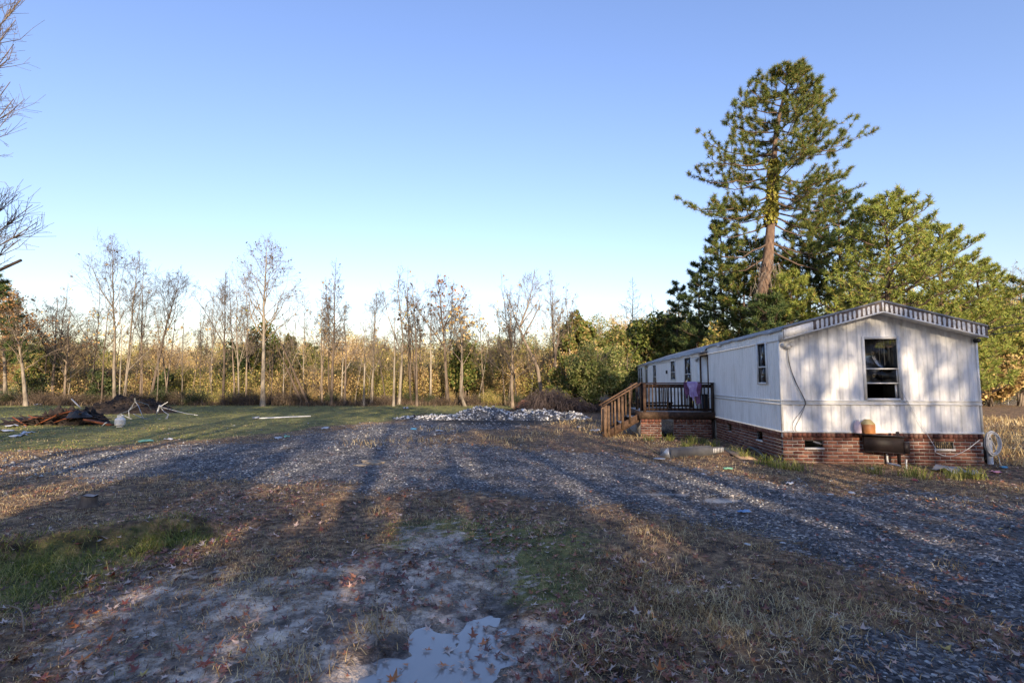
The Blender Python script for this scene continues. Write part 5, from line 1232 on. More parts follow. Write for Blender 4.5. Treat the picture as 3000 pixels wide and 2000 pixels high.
def bare_tree(h, r0, seed, base_frac=0.35, nb=22, spread=0.32, lean=(0, 0), wob=0.035, fork=0, minr=0.0065, leaves=0, bark='bark_pale', twig='twig_pale', bends=None, angle=0.75, kids=(5, 4, 3), leafmat='leaf_rust', leafsize=.13):
    """meshes of a leafless tree: trunk, and crown of branches"""
    r = np.random.default_rng(seed); n = 14; r0 = r0 * .68; spread = spread * .85; angle = angle * .92
    pts = np.zeros((n + 1, 3)); off = np.zeros(2)
    for k in range(1, n + 1):
        off = off + r.normal(size=2) * wob * h / n * 2
        t = k / n; pts[k] = (lean[0] * t + off[0] * t, lean[1] * t + off[1] * t, h * t)
    if bends is not None:
        bt = np.array([b[0] for b in bends]); bx = np.array([b[1] for b in bends]); t = np.linspace(0, 1, n + 1); pts[:, 0] += np.interp(t, bt, bx)
    pts[0, 2] = -0.15
    rad = r0 * (1 - np.linspace(0, 1, n + 1) ** 0.9) + minr * 1.3; rad[0] *= 1.35
    tm = MB(); tm.tube(pts, rad, 8); tw = MB(); lp = [] if leaves else None
    for f in range(fork):
        t = 0.35 + 0.3 * r.random(); i = int(t * n); d = np.array([r.choice([-1, 1]) * (0.5 + .3 * r.random()), r.normal() * .3, 1.0]); d /= np.linalg.norm(d)
        fp = wander(pts[i], d, h * (1 - t) * 0.85, 8, r, 0.07, 0.06); fr__ = np.linspace(rad[i] * .75, minr, 9); tm.tube(fp, fr__, 6)
        for k in range(nb // 2):
            j = 1 + int((len(fp) - 2) * r.random()); dd = fp[j + 1] - fp[j]; dd /= np.linalg.norm(dd)
            grow(tw, fp[j], rot_about(dd, r, angle), h * spread * .55 * (1.1 - j / 9), fr__[j] * .5, 1, r, lp, minr=minr, kids=kids)
    for k in range(nb):
        t = base_frac + (0.97 - base_frac) * ((k + r.random()) / nb); i = min(int(t * n), n - 1)
        q_ = pts[i] + (pts[i + 1] - pts[i]) * (t * n - i); az = k * 2.4 + r.random()
        sl = math.sin(angle); d = np.array([math.cos(az) * sl, math.sin(az) * sl, math.cos(angle)])
        ln = h * spread * (1.08 - (t - base_frac) / (1 - base_frac)) * (0.6 + 0.6 * r.random())
        grow(tw, q_, d, max(ln, .4), max(rad[i] * 0.42, minr), 0 if ln > 1.2 else 1, r, lp, minr=minr, kids=kids)
    out = [('trunk', tm.mesh('trunk', True), bark), ('branches', tw.mesh('branches'), twig)]
    if leaves and lp:
        L_ = np.array(lp); L_ = L_[r.permutation(len(L_))[:leaves]]; L_ = L_ + r.normal(size=L_.shape) * .06
        out.append(('leaves', leafcards(L_, leafsize, r).mesh('leaves'), leafmat))
    for _, me, m_ in out: me.materials.append(M[m_])
    return out
def plant(name, label, cat, loc, parts, group=None, rz=0.0, sc=1.0):
    o = thing(name, label, cat, tuple(loc), rz, group); o.scale = (sc, sc, sc)
    for nm, me, _ in parts: link(nm, me, o)
    return o
def base_at(px, Y): 
    d = ray(px, 1150); x = d[0] / d[1] * Y; return np.array([x, Y, hz(x, Y)])
def tree_px(px, Y, tx, ty, r0, seed, label, name='bare_tree', **kw):
    """a tree rooted below px at distance Y whose tip shows at (tx, ty)"""
    b = base_at(px, Y); t = at(tx, ty, Y)
    return plant(name, label, 'tree', b, bare_tree(t[2] - b[2], r0, seed, lean=(t[0] - b[0], 0), **kw))
tree_px(338, 43, 331, 688, .20, 101, 'bare tree with wide upswept lower limbs behind the metal frame', nb=18, base_frac=.42, spread=.36, fork=1, angle=.6, leaves=40, leafmat='brush')
tree_px(366, 44, 398, 725, .17, 102, 'slim bare tree just beside the wide-limbed one', nb=20, base_frac=.45, spread=.26, angle=.55)
tree_px(412, 44.5, 430, 760, .14, 103, 'slender bare tree with ragged bark behind the metal frame', nb=18, base_frac=.4, spread=.24, angle=.6, bark='bark', twig='twig')
tree_px(440, 44, 516, 790, .19, 104, 'bare tree leaning away from the metal frame with rounded twiggy crown', nb=24, base_frac=.5, spread=.40, angle=.65, fork=1, bark='bark', twig='twig')
tree_px(352, 41, 352, 830, .07, 105, 'thin pale sapling trunk before the wide-limbed bare tree', nb=10, base_frac=.55, spread=.2)
tree_px(655, 42, 660, 790, .16, 106, 'bare twin-topped tree next to the tallest trunk', nb=22, base_frac=.45, spread=.28, fork=1, angle=.5, bark='bark', twig='twig')
tree_px(690, 45, 672, 800, .12, 107, 'thin bare tree behind the twin-topped one', nb=18, base_frac=.4, spread=.25, bark='bark', twig='twig')
tree_px(620, 47, 615, 850, .11, 108, 'small bare tree in the gap beside the twin-topped one', nb=16, base_frac=.35, spread=.3)
tree_px(771, 40, 775, 690, .25, 109, 'tallest bare tree of the tree line with pale lower trunk', nb=32, base_frac=.36, spread=.36, angle=.75, leaves=160, leafmat='brush', leafsize=.11)
tree_px(972, 40.5, 982, 755, .18, 110, 'bare tree with dark twiggy middle and thin pointed top', nb=34, base_frac=.3, spread=.26, angle=.85, leaves=60, leafmat='brush', bark='bark', twig='twig')
tree_px(1010, 41, 1018, 925, .15, 111, 'snapped dark trunk beside the pointed bare tree', nb=9, base_frac=.5, spread=.22, bark='bark', twig='twig')
tree_px(1066, 40, 1076, 930, .13, 112, 'pale thin bare tree with drooping side twigs', nb=16, base_frac=.4, spread=.3, angle=1.0)
tree_px(1088, 43, 1100, 848, .15, 113, 'bare pale tree with small fan-shaped crown', nb=14, base_frac=.62, spread=.3, angle=.6)
tree_px(1154, 40, 1160, 900, .15, 114, 'grey-trunked bare tree in front of the forked one', nb=16, base_frac=.4, spread=.26)
tree_px(1170, 43, 1182, 768, .19, 115, 'tall bare tree forking into a crooked hooked tip', nb=10, base_frac=.55, spread=.22, fork=2, angle=.6, bends=((0, 0), (.5, .2), (.8, -.2), (1, .1)))
tree_px(1205, 44, 1185, 860, .14, 116, 'slanting bare trunk behind the forked tree', nb=10, base_frac=.5, spread=.22, wob=.06, bark='bark', twig='twig')
tree_px(1222, 40, 1219, 818, .15, 117, 'bare tree with dark seed clusters at its tip', nb=18, base_frac=.42, spread=.22, leaves=55, leafmat='brush', leafsize=.2, bark='bark', twig='twig')
tree_px(1262, 45, 1265, 830, .15, 118, 'slim pale bare tree behind the rubble heap', nb=20, base_frac=.4, spread=.25)
tree_px(1313, 42, 1290, 800, .24, 119, 'broad bare tree with a few rusty leaves behind the rubble', nb=22, base_frac=.4, spread=.36, fork=3, angle=.7, leaves=150, leafsize=.16, bark='bark', twig='twig')
tree_px(1355, 40, 1352, 870, .16, 120, 'crooked-footed tree with sparse rust leaves before the broad one', nb=22, base_frac=.35, spread=.36, leaves=220, leafmat='leaf_gold', leafsize=.16, wob=.06, bends=((0, .25), (.1, -.1), (.3, 0), (1, 0)))
tree_px(1502, 38, 1490, 855, .17, 121, 'dark many-twigged bare tree rising behind the rubble heap', nb=40, base_frac=.22, spread=.34, angle=1.05, leaves=180, leafmat='brush', leafsize=.12, bark='bark', twig='twig')
tree_px(1592, 39, 1575, 790, .26, 122, 'big crooked bare tree with open bowl-shaped fork', nb=12, base_frac=.6, spread=.26, fork=3, bark='bark', bends=((0, 0), (.3, -.3), (.55, -1.5), (.8, -.5), (1, 0)), angle=.6)
tree_px(1612, 40, 1642, 880, .20, 123, 'broken-topped leaning trunk beside the bowl-forked tree', nb=10, base_frac=.5, spread=.24, bark='bark')
tree_px(1632, 42, 1622, 790, .13, 124, 'wispy thin bare tree above the brambles', nb=26, base_frac=.4, spread=.2)
tree_px(1675, 43, 1672, 830, .13, 125, 'wispy bare tree next to the ivy-topped one', nb=22, base_frac=.4, spread=.22, leaves=60, leafmat='brush')
tree_px(1852, 50, 1855, 812, .18, 126, 'bare conical cypress rising above the evergreen thicket', nb=60, base_frac=.25, spread=.24, angle=1.25, kids=(5, 3, 2), bark='bark', twig='twig')
tree_px(1925, 52, 1915, 860, .12, 127, 'thin dead stem beside the conical cypress', nb=12, base_frac=.5, spread=.2, twig='twig')
tree_px(155, 46, 165, 860, .20, 128, 'arching bare tree spreading over the thicket by the rust-leaved tree', nb=22, base_frac=.3, spread=.5, angle=1.0, fork=2, bark='bark', twig='twig')
tree_px(190, 44, 205, 900, .16, 129, 'low bare tree with many-branched stems behind the charred heap', nb=24, base_frac=.2, spread=.42, fork=2, bark='bark', twig='twig')
tree_px(80, 40, 40, 850, .22, 130, 'rust-leaved tree near the edge of the thicket', nb=26, base_frac=.3, spread=.40, leaves=800, leafmat='leaf_brown', leafsize=.11, fork=1)
tree_px(20, 44, 0, 830, .24, 131, 'golden-brown leaved tree beside the dark pine bough', nb=26, base_frac=.3, spread=.42, leaves=1200, leafmat='leaf_gold', leafsize=.16)
tree_px(2960, 60, 2975, 770, .22, 132, 'bare pale tree beyond the fence behind the pines', nb=24, base_frac=.35, spread=.34, leaves=150, leafmat='leaf_gold')
tree_px(2935, 48, 2950, 930, .16, 133, 'bare whitish tree just beyond the chain-link fence', nb=24, base_frac=.2, spread=.5, angle=1.0)
# leaning dead trunks
for (bx, by, tx, ty, lab) in ((905, 1190, 790, 930, 'dark dead trunk leaning steeply across the tree line'), (888, 1190, 800, 985, 'second dead trunk leaning along the steep dark one')):
    b = base_at(bx, 42); t = at(tx, ty, 42)
    plant('dead_trunk', lab, 'tree', b, bare_tree(t[2] - b[2], .17, bx, lean=(t[0] - b[0], 0), nb=5, base_frac=.6, spread=.18, bark='dead', twig='twig', wob=.02))
# thin filler trunks, copies
fv = [plant('thin_tree', ['slim pale-barked straight tree', 'slim dark forked tree', 'slim dark straight tree with a few tan leaves', 'taller pale-barked forked tree', 'taller dark straight tree', 'tallest slim dark forked tree with tan leaves'][k] + ' among the trunks of the tree line', 'tree', (0, 0, 0), bare_tree(6.5 + k * .8, .055 + .01 * k, 200 + k, nb=14, base_frac=.3, spread=.26, angle=.8, fork=k % 2, bark='bark' if k % 3 else 'bark_pale', twig='twig' if k % 3 else 'twig_pale', leaves=30 * (k % 3), leafmat='leaf_gold'), f'slim trees of habit {k + 1} in the tree line') for k in range(6)]
rr = np.random.default_rng(61); first = set()
for i in range(66):
    px = 120 + 1640 * (i + rr.random()) / 66; Y = 42 + 9 * rr.random(); b = base_at(px, Y); k = int(rr.integers(6)); s = .7 + .55 * rr.random()
    if k not in first: first.add(k); o = fv[k]; o.location = b; o.scale = (s, s, s); o.rotation_euler = (0, 0, rr.random() * 6)
    else: copy_tree(fv[k], b, rr.random() * 6, s, tilt=(rr.normal() * .05, rr.normal() * .08))
for i in range(16):
    px = 300 + 1350 * rr.random(); Y = 52 + 10 * rr.random(); k = int(rr.integers(6)); copy_tree(fv[k], base_at(px, Y), rr.random() * 6, .7 + .4 * rr.random())

# leafy crowns
def blob_points(n, rx, ry, rz, zc, seed, lumps=14, shell=.55):
    r = np.random.default_rng(seed)
    c = r.normal(size=(lumps, 3)); c /= np.linalg.norm(c, axis=1)[:, None]; c *= (0.35 + .45 * r.random((lumps, 1)))
    k = r.integers(lumps, size=n); d = r.normal(size=(n, 3)); d /= np.linalg.norm(d, axis=1)[:, None]
    rad = (.22 + .16 * r.random(lumps))[k] * (shell + (1 - shell) * r.random(n)) * (0.85 + .3 * r.random(n))
    P = c[k] + d * rad[:, None]
    return P * np.array([rx, ry, rz]) * 1.05 + np.array([0, 0, zc])
def leafy_tree(h, rx, seed, mat, n=5200, low=.15, lumps=18, size=.20, bark='bark', stems=1, sprays=0):
    r = np.random.default_rng(seed); zc = h * (1 + low) / 2; rz = h * (1 - low) / 2
    P = blob_points(n, rx, rx, rz, zc, seed, lumps); P = P[P[:, 2] > .1]
    tm = MB(); tw = MB()
    for s in range(stems):
        pts = wander(np.array([r.normal() * .2 * (s > 0), r.normal() * .2 * (s > 0), -.15]), np.array([r.normal() * .12, r.normal() * .12, 1.0]), h * .8, 7, r, .06, .03); rad = np.linspace(.028 * h / math.sqrt(stems), .02, 8); tm.tube(pts, rad, 6)
        for k in range(9):
            j = 2 + k % 5; d = rot_about(np.array([0, 0, 1.0]), r, .9); tw.tube(wander(pts[j], d, rx * (.5 + .5 * r.random()), 4, r, .15, .08), np.linspace(rad[j] * .5, .012, 5), 4)
    for k in range(sprays):
        j = r.integers(len(P)); q_ = P[j]; d = q_ - np.array([0, 0, zc * .5]); d /= np.linalg.norm(d); sp_l = wander(q_ - d * 1.4, d, 1.3 + 1.2 * r.random(), 4, r, .22, .05); tw.tube(sp_l, np.linspace(.03, .012, 5), 3)
    out = [('trunk', tm.mesh('trunk', True), bark), ('limbs', tw.mesh('limbs'), bark if not sprays else 'spray'), ('crown', leafcards(P, size, r).mesh('crown'), mat)]
    for _, me, m_ in out: me.materials.append(M[m_])
    return out
KINDS = [('evergreen_tree', 'rounded dark green tree in the wood behind the tree line', 'leaf_green', .22), ('golden_tree', 'tree with dry golden leaves in the wood behind the tree line', 'leaf_gold', .22), ('olive_tree', 'olive-green leafy tree in the wood behind the tree line', 'leaf_olive', .22), ('rusty_tree', 'rust-brown leaved tree in the wood behind the tree line', 'leaf_rust', .2)]
protos = []
for k, (nm, lab, mt, sz) in enumerate(KINDS):
    for v in range(2):
        protos.append(plant(nm, lab, 'tree', (0, 0, -50), leafy_tree(10, 3.6, 300 + 10 * k + v, mt, (11500, 8000, 10500, 7500)[k], .05, 34, sz * .48, sprays=(60, 420, 200, 320)[k]), nm.replace('_', ' ') + 's in the far wood'))
rr = np.random.default_rng(71); used = set(); NB = 0
def put_proto(k, x, Y, s, sxy=1.0, where=None):
    b = np.array([x, Y, hz(x, Y)])
    sc_ = (s * sxy, s * sxy, s)
    if k not in used: used.add(k); o = protos[k]; o.location = b; o.scale = sc_; o.rotation_euler = (0, 0, rr.random() * 6)
    else:
        o = copy_tree(protos[k], b, rr.random() * 6, sc_)
        if where: o['label'] = o['label'].replace('in the wood behind the tree line', where); o['group'] = o['group'].replace('in the far wood', where)
def topheight(px):  # how high the wood stands, by direction
    return np.interp(px, [-300, 0, 150, 300, 600, 700, 900, 1050, 1250, 1400, 1550, 1700, 1850, 2050, 2300, 3300], [980, 960, 985, 1000, 1005, 985, 1000, 965, 985, 965, 960, 955, 925, 900, 900, 900])
order = []
for i in range(74):
    px = -260 + 2300 * (i + rr.random()) / 74; Y = 66 + 42 * rr.random(); order.append((px, Y, 1.0 if i % 3 else .8))
for i in range(46):
    px = 60 + 1680 * (i + rr.random()) / 46; Y = 51 + 10 * rr.random(); order.append((px, Y, .62 if px < 1350 else .78))
for px, Y, f in order:
    t = at(px, topheight(px) + 14 * rr.normal(), Y)[2] * f
    k = int(rr.choice(8, p=[.11, .09, .22, .20, .17, .13, .05, .03])); put_proto(k, base_at(px, Y)[0], Y, t / 10.0, (.9 + .5 * rr.random()) * max(1, 7.5 / t))
for i in range(16):   # beyond the fence on the right
    px = 2560 + 700 * (i + rr.random()) / 16; Y = 50 + 25 * rr.random(); t = at(px, 870 + 40 * rr.normal(), Y)[2]; put_proto(int(rr.choice(6)), base_at(px, Y)[0], Y, t / 10.0, 1.0, 'beyond the chain-link fence')

# undergrowth shrubs along the tree line
def shrub(h, rx, seed, mat, n=1500, size=.045, twigm='twig', ns=26):
    r = np.random.default_rng(seed); tw = MB(); P = []
    for k in range(ns):
        az = r.random() * 6.28; d = np.array([math.cos(az) * .55, math.sin(az) * .55, 1.0]) * (0.6 + .5 * r.random()); d /= np.linalg.norm(d)
        pts = wander(np.array([r.normal() * rx * .35, r.normal() * rx * .35, -.08]), d, h * (.6 + .5 * r.random()), 5, r, .17, -.01); tw.tube(pts, np.linspace(.018, .006, 6), 3)
        for q_ in range(4):
            j = 1 + q_ % 4; s = wander(pts[j], rot_about(d, r, .9), h * .35 * r.random() + .2, 3, r, .2, 0); tw.tube(s, np.linspace(.010, .005, 4), 3); P += list(s[1:])
        P += list(pts[2:])
    n = int(n * 2.4); P = np.array(P); P = P[r.integers(len(P), size=n)] + r.normal(size=(n, 3)) * np.array([.16, .16, .14]) * max(h, 1) * .5; P = P[P[:, 2] > .02]
    out = [('stems', tw.mesh('stems'), twigm), ('foliage', leafcards(P, size, r).mesh('foliage'), mat)]
    for _, me, m_ in out: me.materials.append(M[m_])
    return out
SH = [('brown_shrub', 'tangled brown leafless shrub at the foot of the tree line', 'brush', 1.6, 1300), ('dark_shrub', 'dark evergreen shrub at the foot of the tree line', 'leaf_dark', 2.0, 2200), ('golden_shrub', 'golden dry shrub at the foot of the tree line', 'leaf_gold', 2.2, 1800), ('olive_shrub', 'olive leafy shrub at the foot of the tree line', 'leaf_olive', 2.2, 2200)]
sp_ = []
for k, (nm, lab, mt, h_, n) in enumerate(SH):
    for v in range(2): sp_.append(plant(nm, lab, 'shrub', (0, 0, -50), shrub(h_, 1.3, 400 + 10 * k + v, mt, n), nm.replace('_', ' ') + 's along the tree line'))
sused = set()
def put_shrub(k, px, Y, s, x=None):
    b = base_at(px, Y) if x is None else np.array([x, Y, hz(x, Y)])
    if k not in sused: sused.add(k); o = sp_[k]; o.location = b; o.scale = (s, s, s); o.rotation_euler = (0, 0, rr.random() * 6)
    else: copy_tree(sp_[k], b, rr.random() * 6, s)
for i in range(78):
    px = -80 + 1750 * (i + rr.random()) / 78; put_shrub(int(rr.choice(8, p=[.34, .32, .12, .1, .04, .04, .02, .02])), px, 41.5 + 4 * rr.random(), (.5 + .35 * rr.random()) * (1.0 if px < 900 else .75))
for i in range(40):
    px = 100 + 1560 * (i + rr.random()) / 40; put_shrub(int(rr.choice(8, p=[.04, .04, .08, .08, .22, .2, .18, .16])), px, 47 + 5 * rr.random(), 1.0 + .8 * rr.random())
for i in range(16):
    put_shrub(int(rr.integers(8)), 2700 + 300 * rr.random(), 40 + 8 * rr.random(), .8 + .5 * rr.random())

# thicket behind the end of the mobile home
def special(px, Y, ty, rx, seed, mat, label, n=7000, size=.16, low=.02, stems=3, name='thicket_tree', lumps=22):
    b = base_at(px, Y); t = at(px, ty, Y); return plant(name, label, 'tree', b, leafy_tree(t[2] - b[2], rx, seed, mat, n, low, lumps, size, stems=stems))
special(1745, 33, 975, 1.9, 501, 'leaf_privet', 'olive-green privet thicket nearest the porch steps', 12000, .08)
special(1815, 35, 985, 1.8, 502, 'leaf_privet', 'fine-leaved green privet at the far end of the home', 11000, .08)
special(1665, 36, 1030, 1.9, 503, 'leaf_green', 'dark leafy bush behind the brambles', 7000, .13)
special(1690, 44, 918, 1.7, 504, 'leaf_green', 'ivy-covered round treetop above the brambles', 5000, .2, .45, 1)
special(1700, 43, 990, 2.6, 505, 'leaf_gold', 'tan twiggy tree under the ivy-covered treetop', 7000, .10)
special(1790, 46, 940, 2.6, 506, 'leaf_green', 'tall green tree behind the privet thicket', 8000, .15)
special(1880, 48, 905, 2.8, 507, 'leaf_green', 'dark oak-like evergreen beside the conical cypress', 8000, .2)
special(1960, 48, 890, 2.8, 508, 'leaf_green', 'dense dark evergreen rising above the roof line', 8000, .2)
special(2040, 44, 905, 2.4, 509, 'leaf_olive', 'olive evergreen showing over the porch roof', 7000, .18)
special(2080, 40, 960, 2.0, 510, 'leaf_rust', 'small rust-leaved tree just above the roof edge', 4500, .15)
special(760, 52, 945, 1.9, 511, 'leaf_green', 'round evergreen behind the tallest bare tree', 6500, .18)
special(840, 54, 955, 1.7, 512, 'leaf_green', 'rounded evergreen behind the leaning dead trunks', 5500, .18)
special(690, 50, 990, 1.6, 513, 'leaf_dark', 'dark evergreen in the shade behind the twin-topped tree', 5000, .18)
special(475, 47, 1075, 1.0, 514, 'leaf_dark', 'small dark cedar behind the leaning bare tree', 2500, .12)
special(300, 46, 1080, 1.4, 515, 'leaf_dark', 'low dark evergreen behind the wide-limbed bare tree', 2600, .13)
special(1360, 47, 985, 1.8, 516, 'leaf_green', 'leafy evergreen behind the broad rusty-leaved tree', 6000, .18)
special(130, 50, 1010, 2.2, 517, 'leaf_green', 'green tree behind the rust-leaved one', 5500, .18)

# brambles
bb = thing('bramble_heap', 'grey-brown tangle of leafless brambles beyond the rubble heap', 'brambles', tuple(base_at(1640, 33)))
rr2 = np.random.default_rng(91); mb = MB()
for k in range(900):
    x = rr2.normal() * 1.6; y = rr2.normal() * .9; hh_ = 1.7 * math.exp(-((x + .9) / 1.1) ** 2) + 0.95 * math.exp(-((x - 1.0) / 1.8) ** 2)
    az = rr2.random() * 6.28; L_ = .5 + .9 * rr2.random(); z1_ = hh_ * (.5 + .5 * rr2.random())
    a = np.array([x, y, z1_ * .3 * rr2.random()]); m_ = np.array([x + math.cos(az) * L_ * .4, y + math.sin(az) * L_ * .4, z1_]); e = np.array([x + math.cos(az) * L_, y + math.sin(az) * L_, max(.02, z1_ * .55 * rr2.random())])
    t = np.linspace(0, 1, 6)[:, None]; mb.tube((1 - t) ** 2 * a + 2 * t * (1 - t) * m_ * np.array([1, 1, 1.3]) + t * t * e, .008 + .006 * rr2.random(), 3)
M['bramble'] = mat_noise('bramble', [(0.3, (0.04, 0.03, 0.03)), (0.7, (0.12, 0.092, 0.086))], 3, .9)
tag(mb.build('stems', M['bramble'], bb), None, None, None, 'stuff')
bk = thing('brick_heap', 'small heap of loose bricks before the brambles', 'brick heap', tuple(base_at(1535, 36)))
for k in range(60):
    l_ = int(k / 14); link('brick', bme, bk, ((rr2.random() - .5) * (1.3 - .25 * l_), (rr2.random() - .5) * .8, .04 + .13 * l_ + .05 * rr2.random()), (rr2.normal() * .3, rr2.normal() * .3, rr2.random() * 3), (.2, .1, .066))

# ------------------------------------------------------------------ pines
def needles(mb, P, D, r, k=14, ln=.26, w=.014, cone=1.15):
    n = len(P); P = np.repeat(P, k, 0); D = np.repeat(D, k, 0)
    a = r.normal(size=(n * k, 3)); v = D * (0.15 + .85 * r.random((n * k, 1))) + a / np.linalg.norm(a, axis=1)[:, None] * math.sin(cone); v /= np.linalg.norm(v, axis=1)[:, None]
    s = np.cross(v, r.normal(size=(n * k, 3))); s /= np.linalg.norm(s, axis=1)[:, None]
    L_ = (ln * (.7 + .5 * r.random((n * k, 1)))); b = P - D * .10 * r.random((n * k, 1))
    V = np.stack([b - s * w * .8, b + s * w * .8, b + v * L_], 1).reshape(-1, 3)
    q_ = np.arange(n * k)[:, None] * 3; mb.add(V, q_ + np.array([[0, 1, 2]])); return mb
def pine_limb(tw, TP, TD, p0, p1, r0, r, sub=7, tufts=4, droop=.12, side=.4, stem=False):
    p0, p1 = np.array(p0, float), np.array(p1, float); d = p1 - p0; L_ = np.linalg.norm(d)
    t = np.linspace(0, 1, 7)[:, None]
    pts = p0 + d * t + np.array([0, 0, -droop * L_]) * (np.sin(t * math.pi * .9)) + r.normal(size=(7, 3)) * .03 * L_ * t * (1 - t) * 2
    pts[-1, 2] += .04 * L_; tw.tube(pts, np.linspace(r0, .014, 7), 5)
    dn = d / L_
    for k in range(sub):
        u = .28 + .72 * (k + .5 * r.random()) / sub; j = min(int(u * 6), 5); q_ = pts[j] + (pts[j + 1] - pts[j]) * (u * 6 - j)
        lat = np.cross(dn, (0, 0, 1.0)); lat /= np.linalg.norm(lat) + 1e-9
        dd = dn * .6 + lat * (1 if k % 2 else -1) * (.5 + .5 * r.random()) + np.array([0, 0, .25 + .35 * r.random()]) + r.normal(size=3) * .15; dd /= np.linalg.norm(dd)
        l_ = L_ * side * (.5 + .6 * r.random()) * (1.15 - .55 * u)
        s = wander(q_, dd, l_, 4, r, .14, .07); tw.tube(s, np.linspace(max(r0 * .35, .014), .009, 5), 3)
        for m_ in range(tufts + int(l_ * 3.2)):
            v = .3 + .7 * r.random(); i = min(int(v * 4), 3); c = s[i] + (s[i + 1] - s[i]) * (v * 4 - i); dt = s[i + 1] - s[i]; dt /= np.linalg.norm(dt)
            o_ = rot_about(dt, r, .8 * r.random()); o_[2] += .35; o_ /= np.linalg.norm(o_); e = c + o_ * (.06 + .16 * r.random())
            if stem: tw.tube([c, e], [.010, .007], 3)
            TP.append(e); TD.append(o_)
        TP.append(s[-1]); TD.append(dd)
    TP.append(pts[-1]); TD.append(dn)
def finish_pine(loc, label, tm, tw, TP, TD, r, mat, k=14, ln=.27, w=.016, extra=()):
    o = thing('pine_tree', label, 'tree', tuple(loc))
    tm.build('trunk', M['pine_bark'], o, smooth=True); tw.build('limbs', M['pine_limb'], o)
    needles(MB(), np.array(TP), np.array(TD), r, k, ln, w).build('needles', M[mat], o)
    return o
# the big pine behind the roof
YP = 34.0; bp_ = base_at(2240, YP); r = np.random.default_rng(7)
def bpx(px, py, dy=0.0): return at(px, py, YP + dy) - bp_
tpts = np.array([(0, 0, -.2), bpx(2236, 1000), bpx(2235, 850), bpx(2250, 760), bpx(2258, 660), bpx(2262, 560), bpx(2268, 470), bpx(2272, 400), bpx(2285, 330), bpx(2300, 270), bpx(2318, 205)])
tm = MB(); tm.tube(tpts, [.48, .42, .38, .34, .27, .21, .18, .15, .12, .08, .03], 10); tw = MB(); TP, TD = [], []
def trunk_at(py):
    zs = tpts[:, 2]; z = bpx(2260, py)[2]; return np.array([np.interp(z, zs, tpts[:, 0]), 0, z])
LB = [(275, 2218, 222), (300, 2190, 255), (320, 2162, 292), (350, 2150, 330), (375, 2128, 360), (400, 2150, 395), (440, 2070, 418), (452, 2075, 462), (480, 2110, 470), (500, 2042, 520), (515, 2100, 545), (545, 2150, 520), (560, 2016, 608), (585, 2090, 628), (600, 2130, 600), (640, 2100, 690), (610, 2150, 650),
      (240, 2262, 210), (225, 2290, 196), (220, 2350, 200), (235, 2325, 205), (250, 2392, 240), (280, 2400, 285), (310, 2436, 300), (340, 2420, 345), (370, 2430, 370), (395, 2514, 400), (410, 2490, 430), (425, 2440, 440), (470, 2380, 455), (500, 2478, 525), (510, 2440, 545), (535, 2486, 562), (555, 2420, 590), (575, 2460, 610), (600, 2400, 640), (620, 2440, 660), (640, 2380, 690),
      (690, 2430, 750), (700, 2470, 720), (720, 2500, 790), (700, 2090, 740), (740, 2110, 800)]
for i, (py, ex, ey) in enumerate(LB):
    e = bpx(ex, ey, r.normal() * 1.0); pine_limb(tw, TP, TD, trunk_at(py + 12), e, .075 if py > 400 else .05, r, 9, 6, .10, .46, True)
for i in range(30):   # limbs towards and away from the viewer
    py = 240 + 400 * (i + r.random()) / 30; c = trunk_at(py); L_ = np.interp(py, [220, 420, 640], [1.4, 3.4, 3.8]); az = (math.pi / 2 if i % 2 else -math.pi / 2) + r.normal() * .6
    if 460 < py < 560 and i % 2: continue
    pine_limb(tw, TP, TD, c, c + (math.cos(az) * L_, math.sin(az) * L_, L_ * .22), .05, r, 8, 6, .1, .46, True)
big = finish_pine(bp_, 'tall lone pine with open layered crown rising behind the roof', tm, tw, TP, TD, r, 'needle', 22, .31, .018)
# ivy on its upper trunk, grey hanging vines lower down
P = []
for k in range(900):
    py = 470 + 130 * r.random(); c = trunk_at(py); a = r.random() * 6.28; q_ = .22 + .16 * r.random(); P.append(c + (math.cos(a) * q_, math.sin(a) * q_, 0))
for k in range(300):
    py = 600 + 60 * r.random(); c = trunk_at(py); a = r.random() * 6.28; P.append(c + (math.cos(a) * .5 * r.random() ** .5, math.sin(a) * .5, 0))
leafcards(np.array(P), .16, r).build('ivy', M['vine'], big)
mb = MB(); M['moss'] = mat_noise('hanging_vine', [(0.3, (0.10, 0.08, 0.07)), (0.7, (0.26, 0.22, 0.19))], 3, .95)
for k in range(120):
    py = 760 + 170 * r.random(); c = trunk_at(py); a = r.random() * 6.28; q_ = .36 + .5 * r.random(); p = c + (math.cos(a) * q_, math.sin(a) * q_, 0); l_ = .5 + 1.3 * r.random()
    mb.tube(wander(p, np.array([r.normal() * .4, r.normal() * .4, -1.0]), l_, 4, r, .12, -.05), np.linspace(.022, .008, 5), 3)
mb.build('hanging_vines', M['moss'], big)
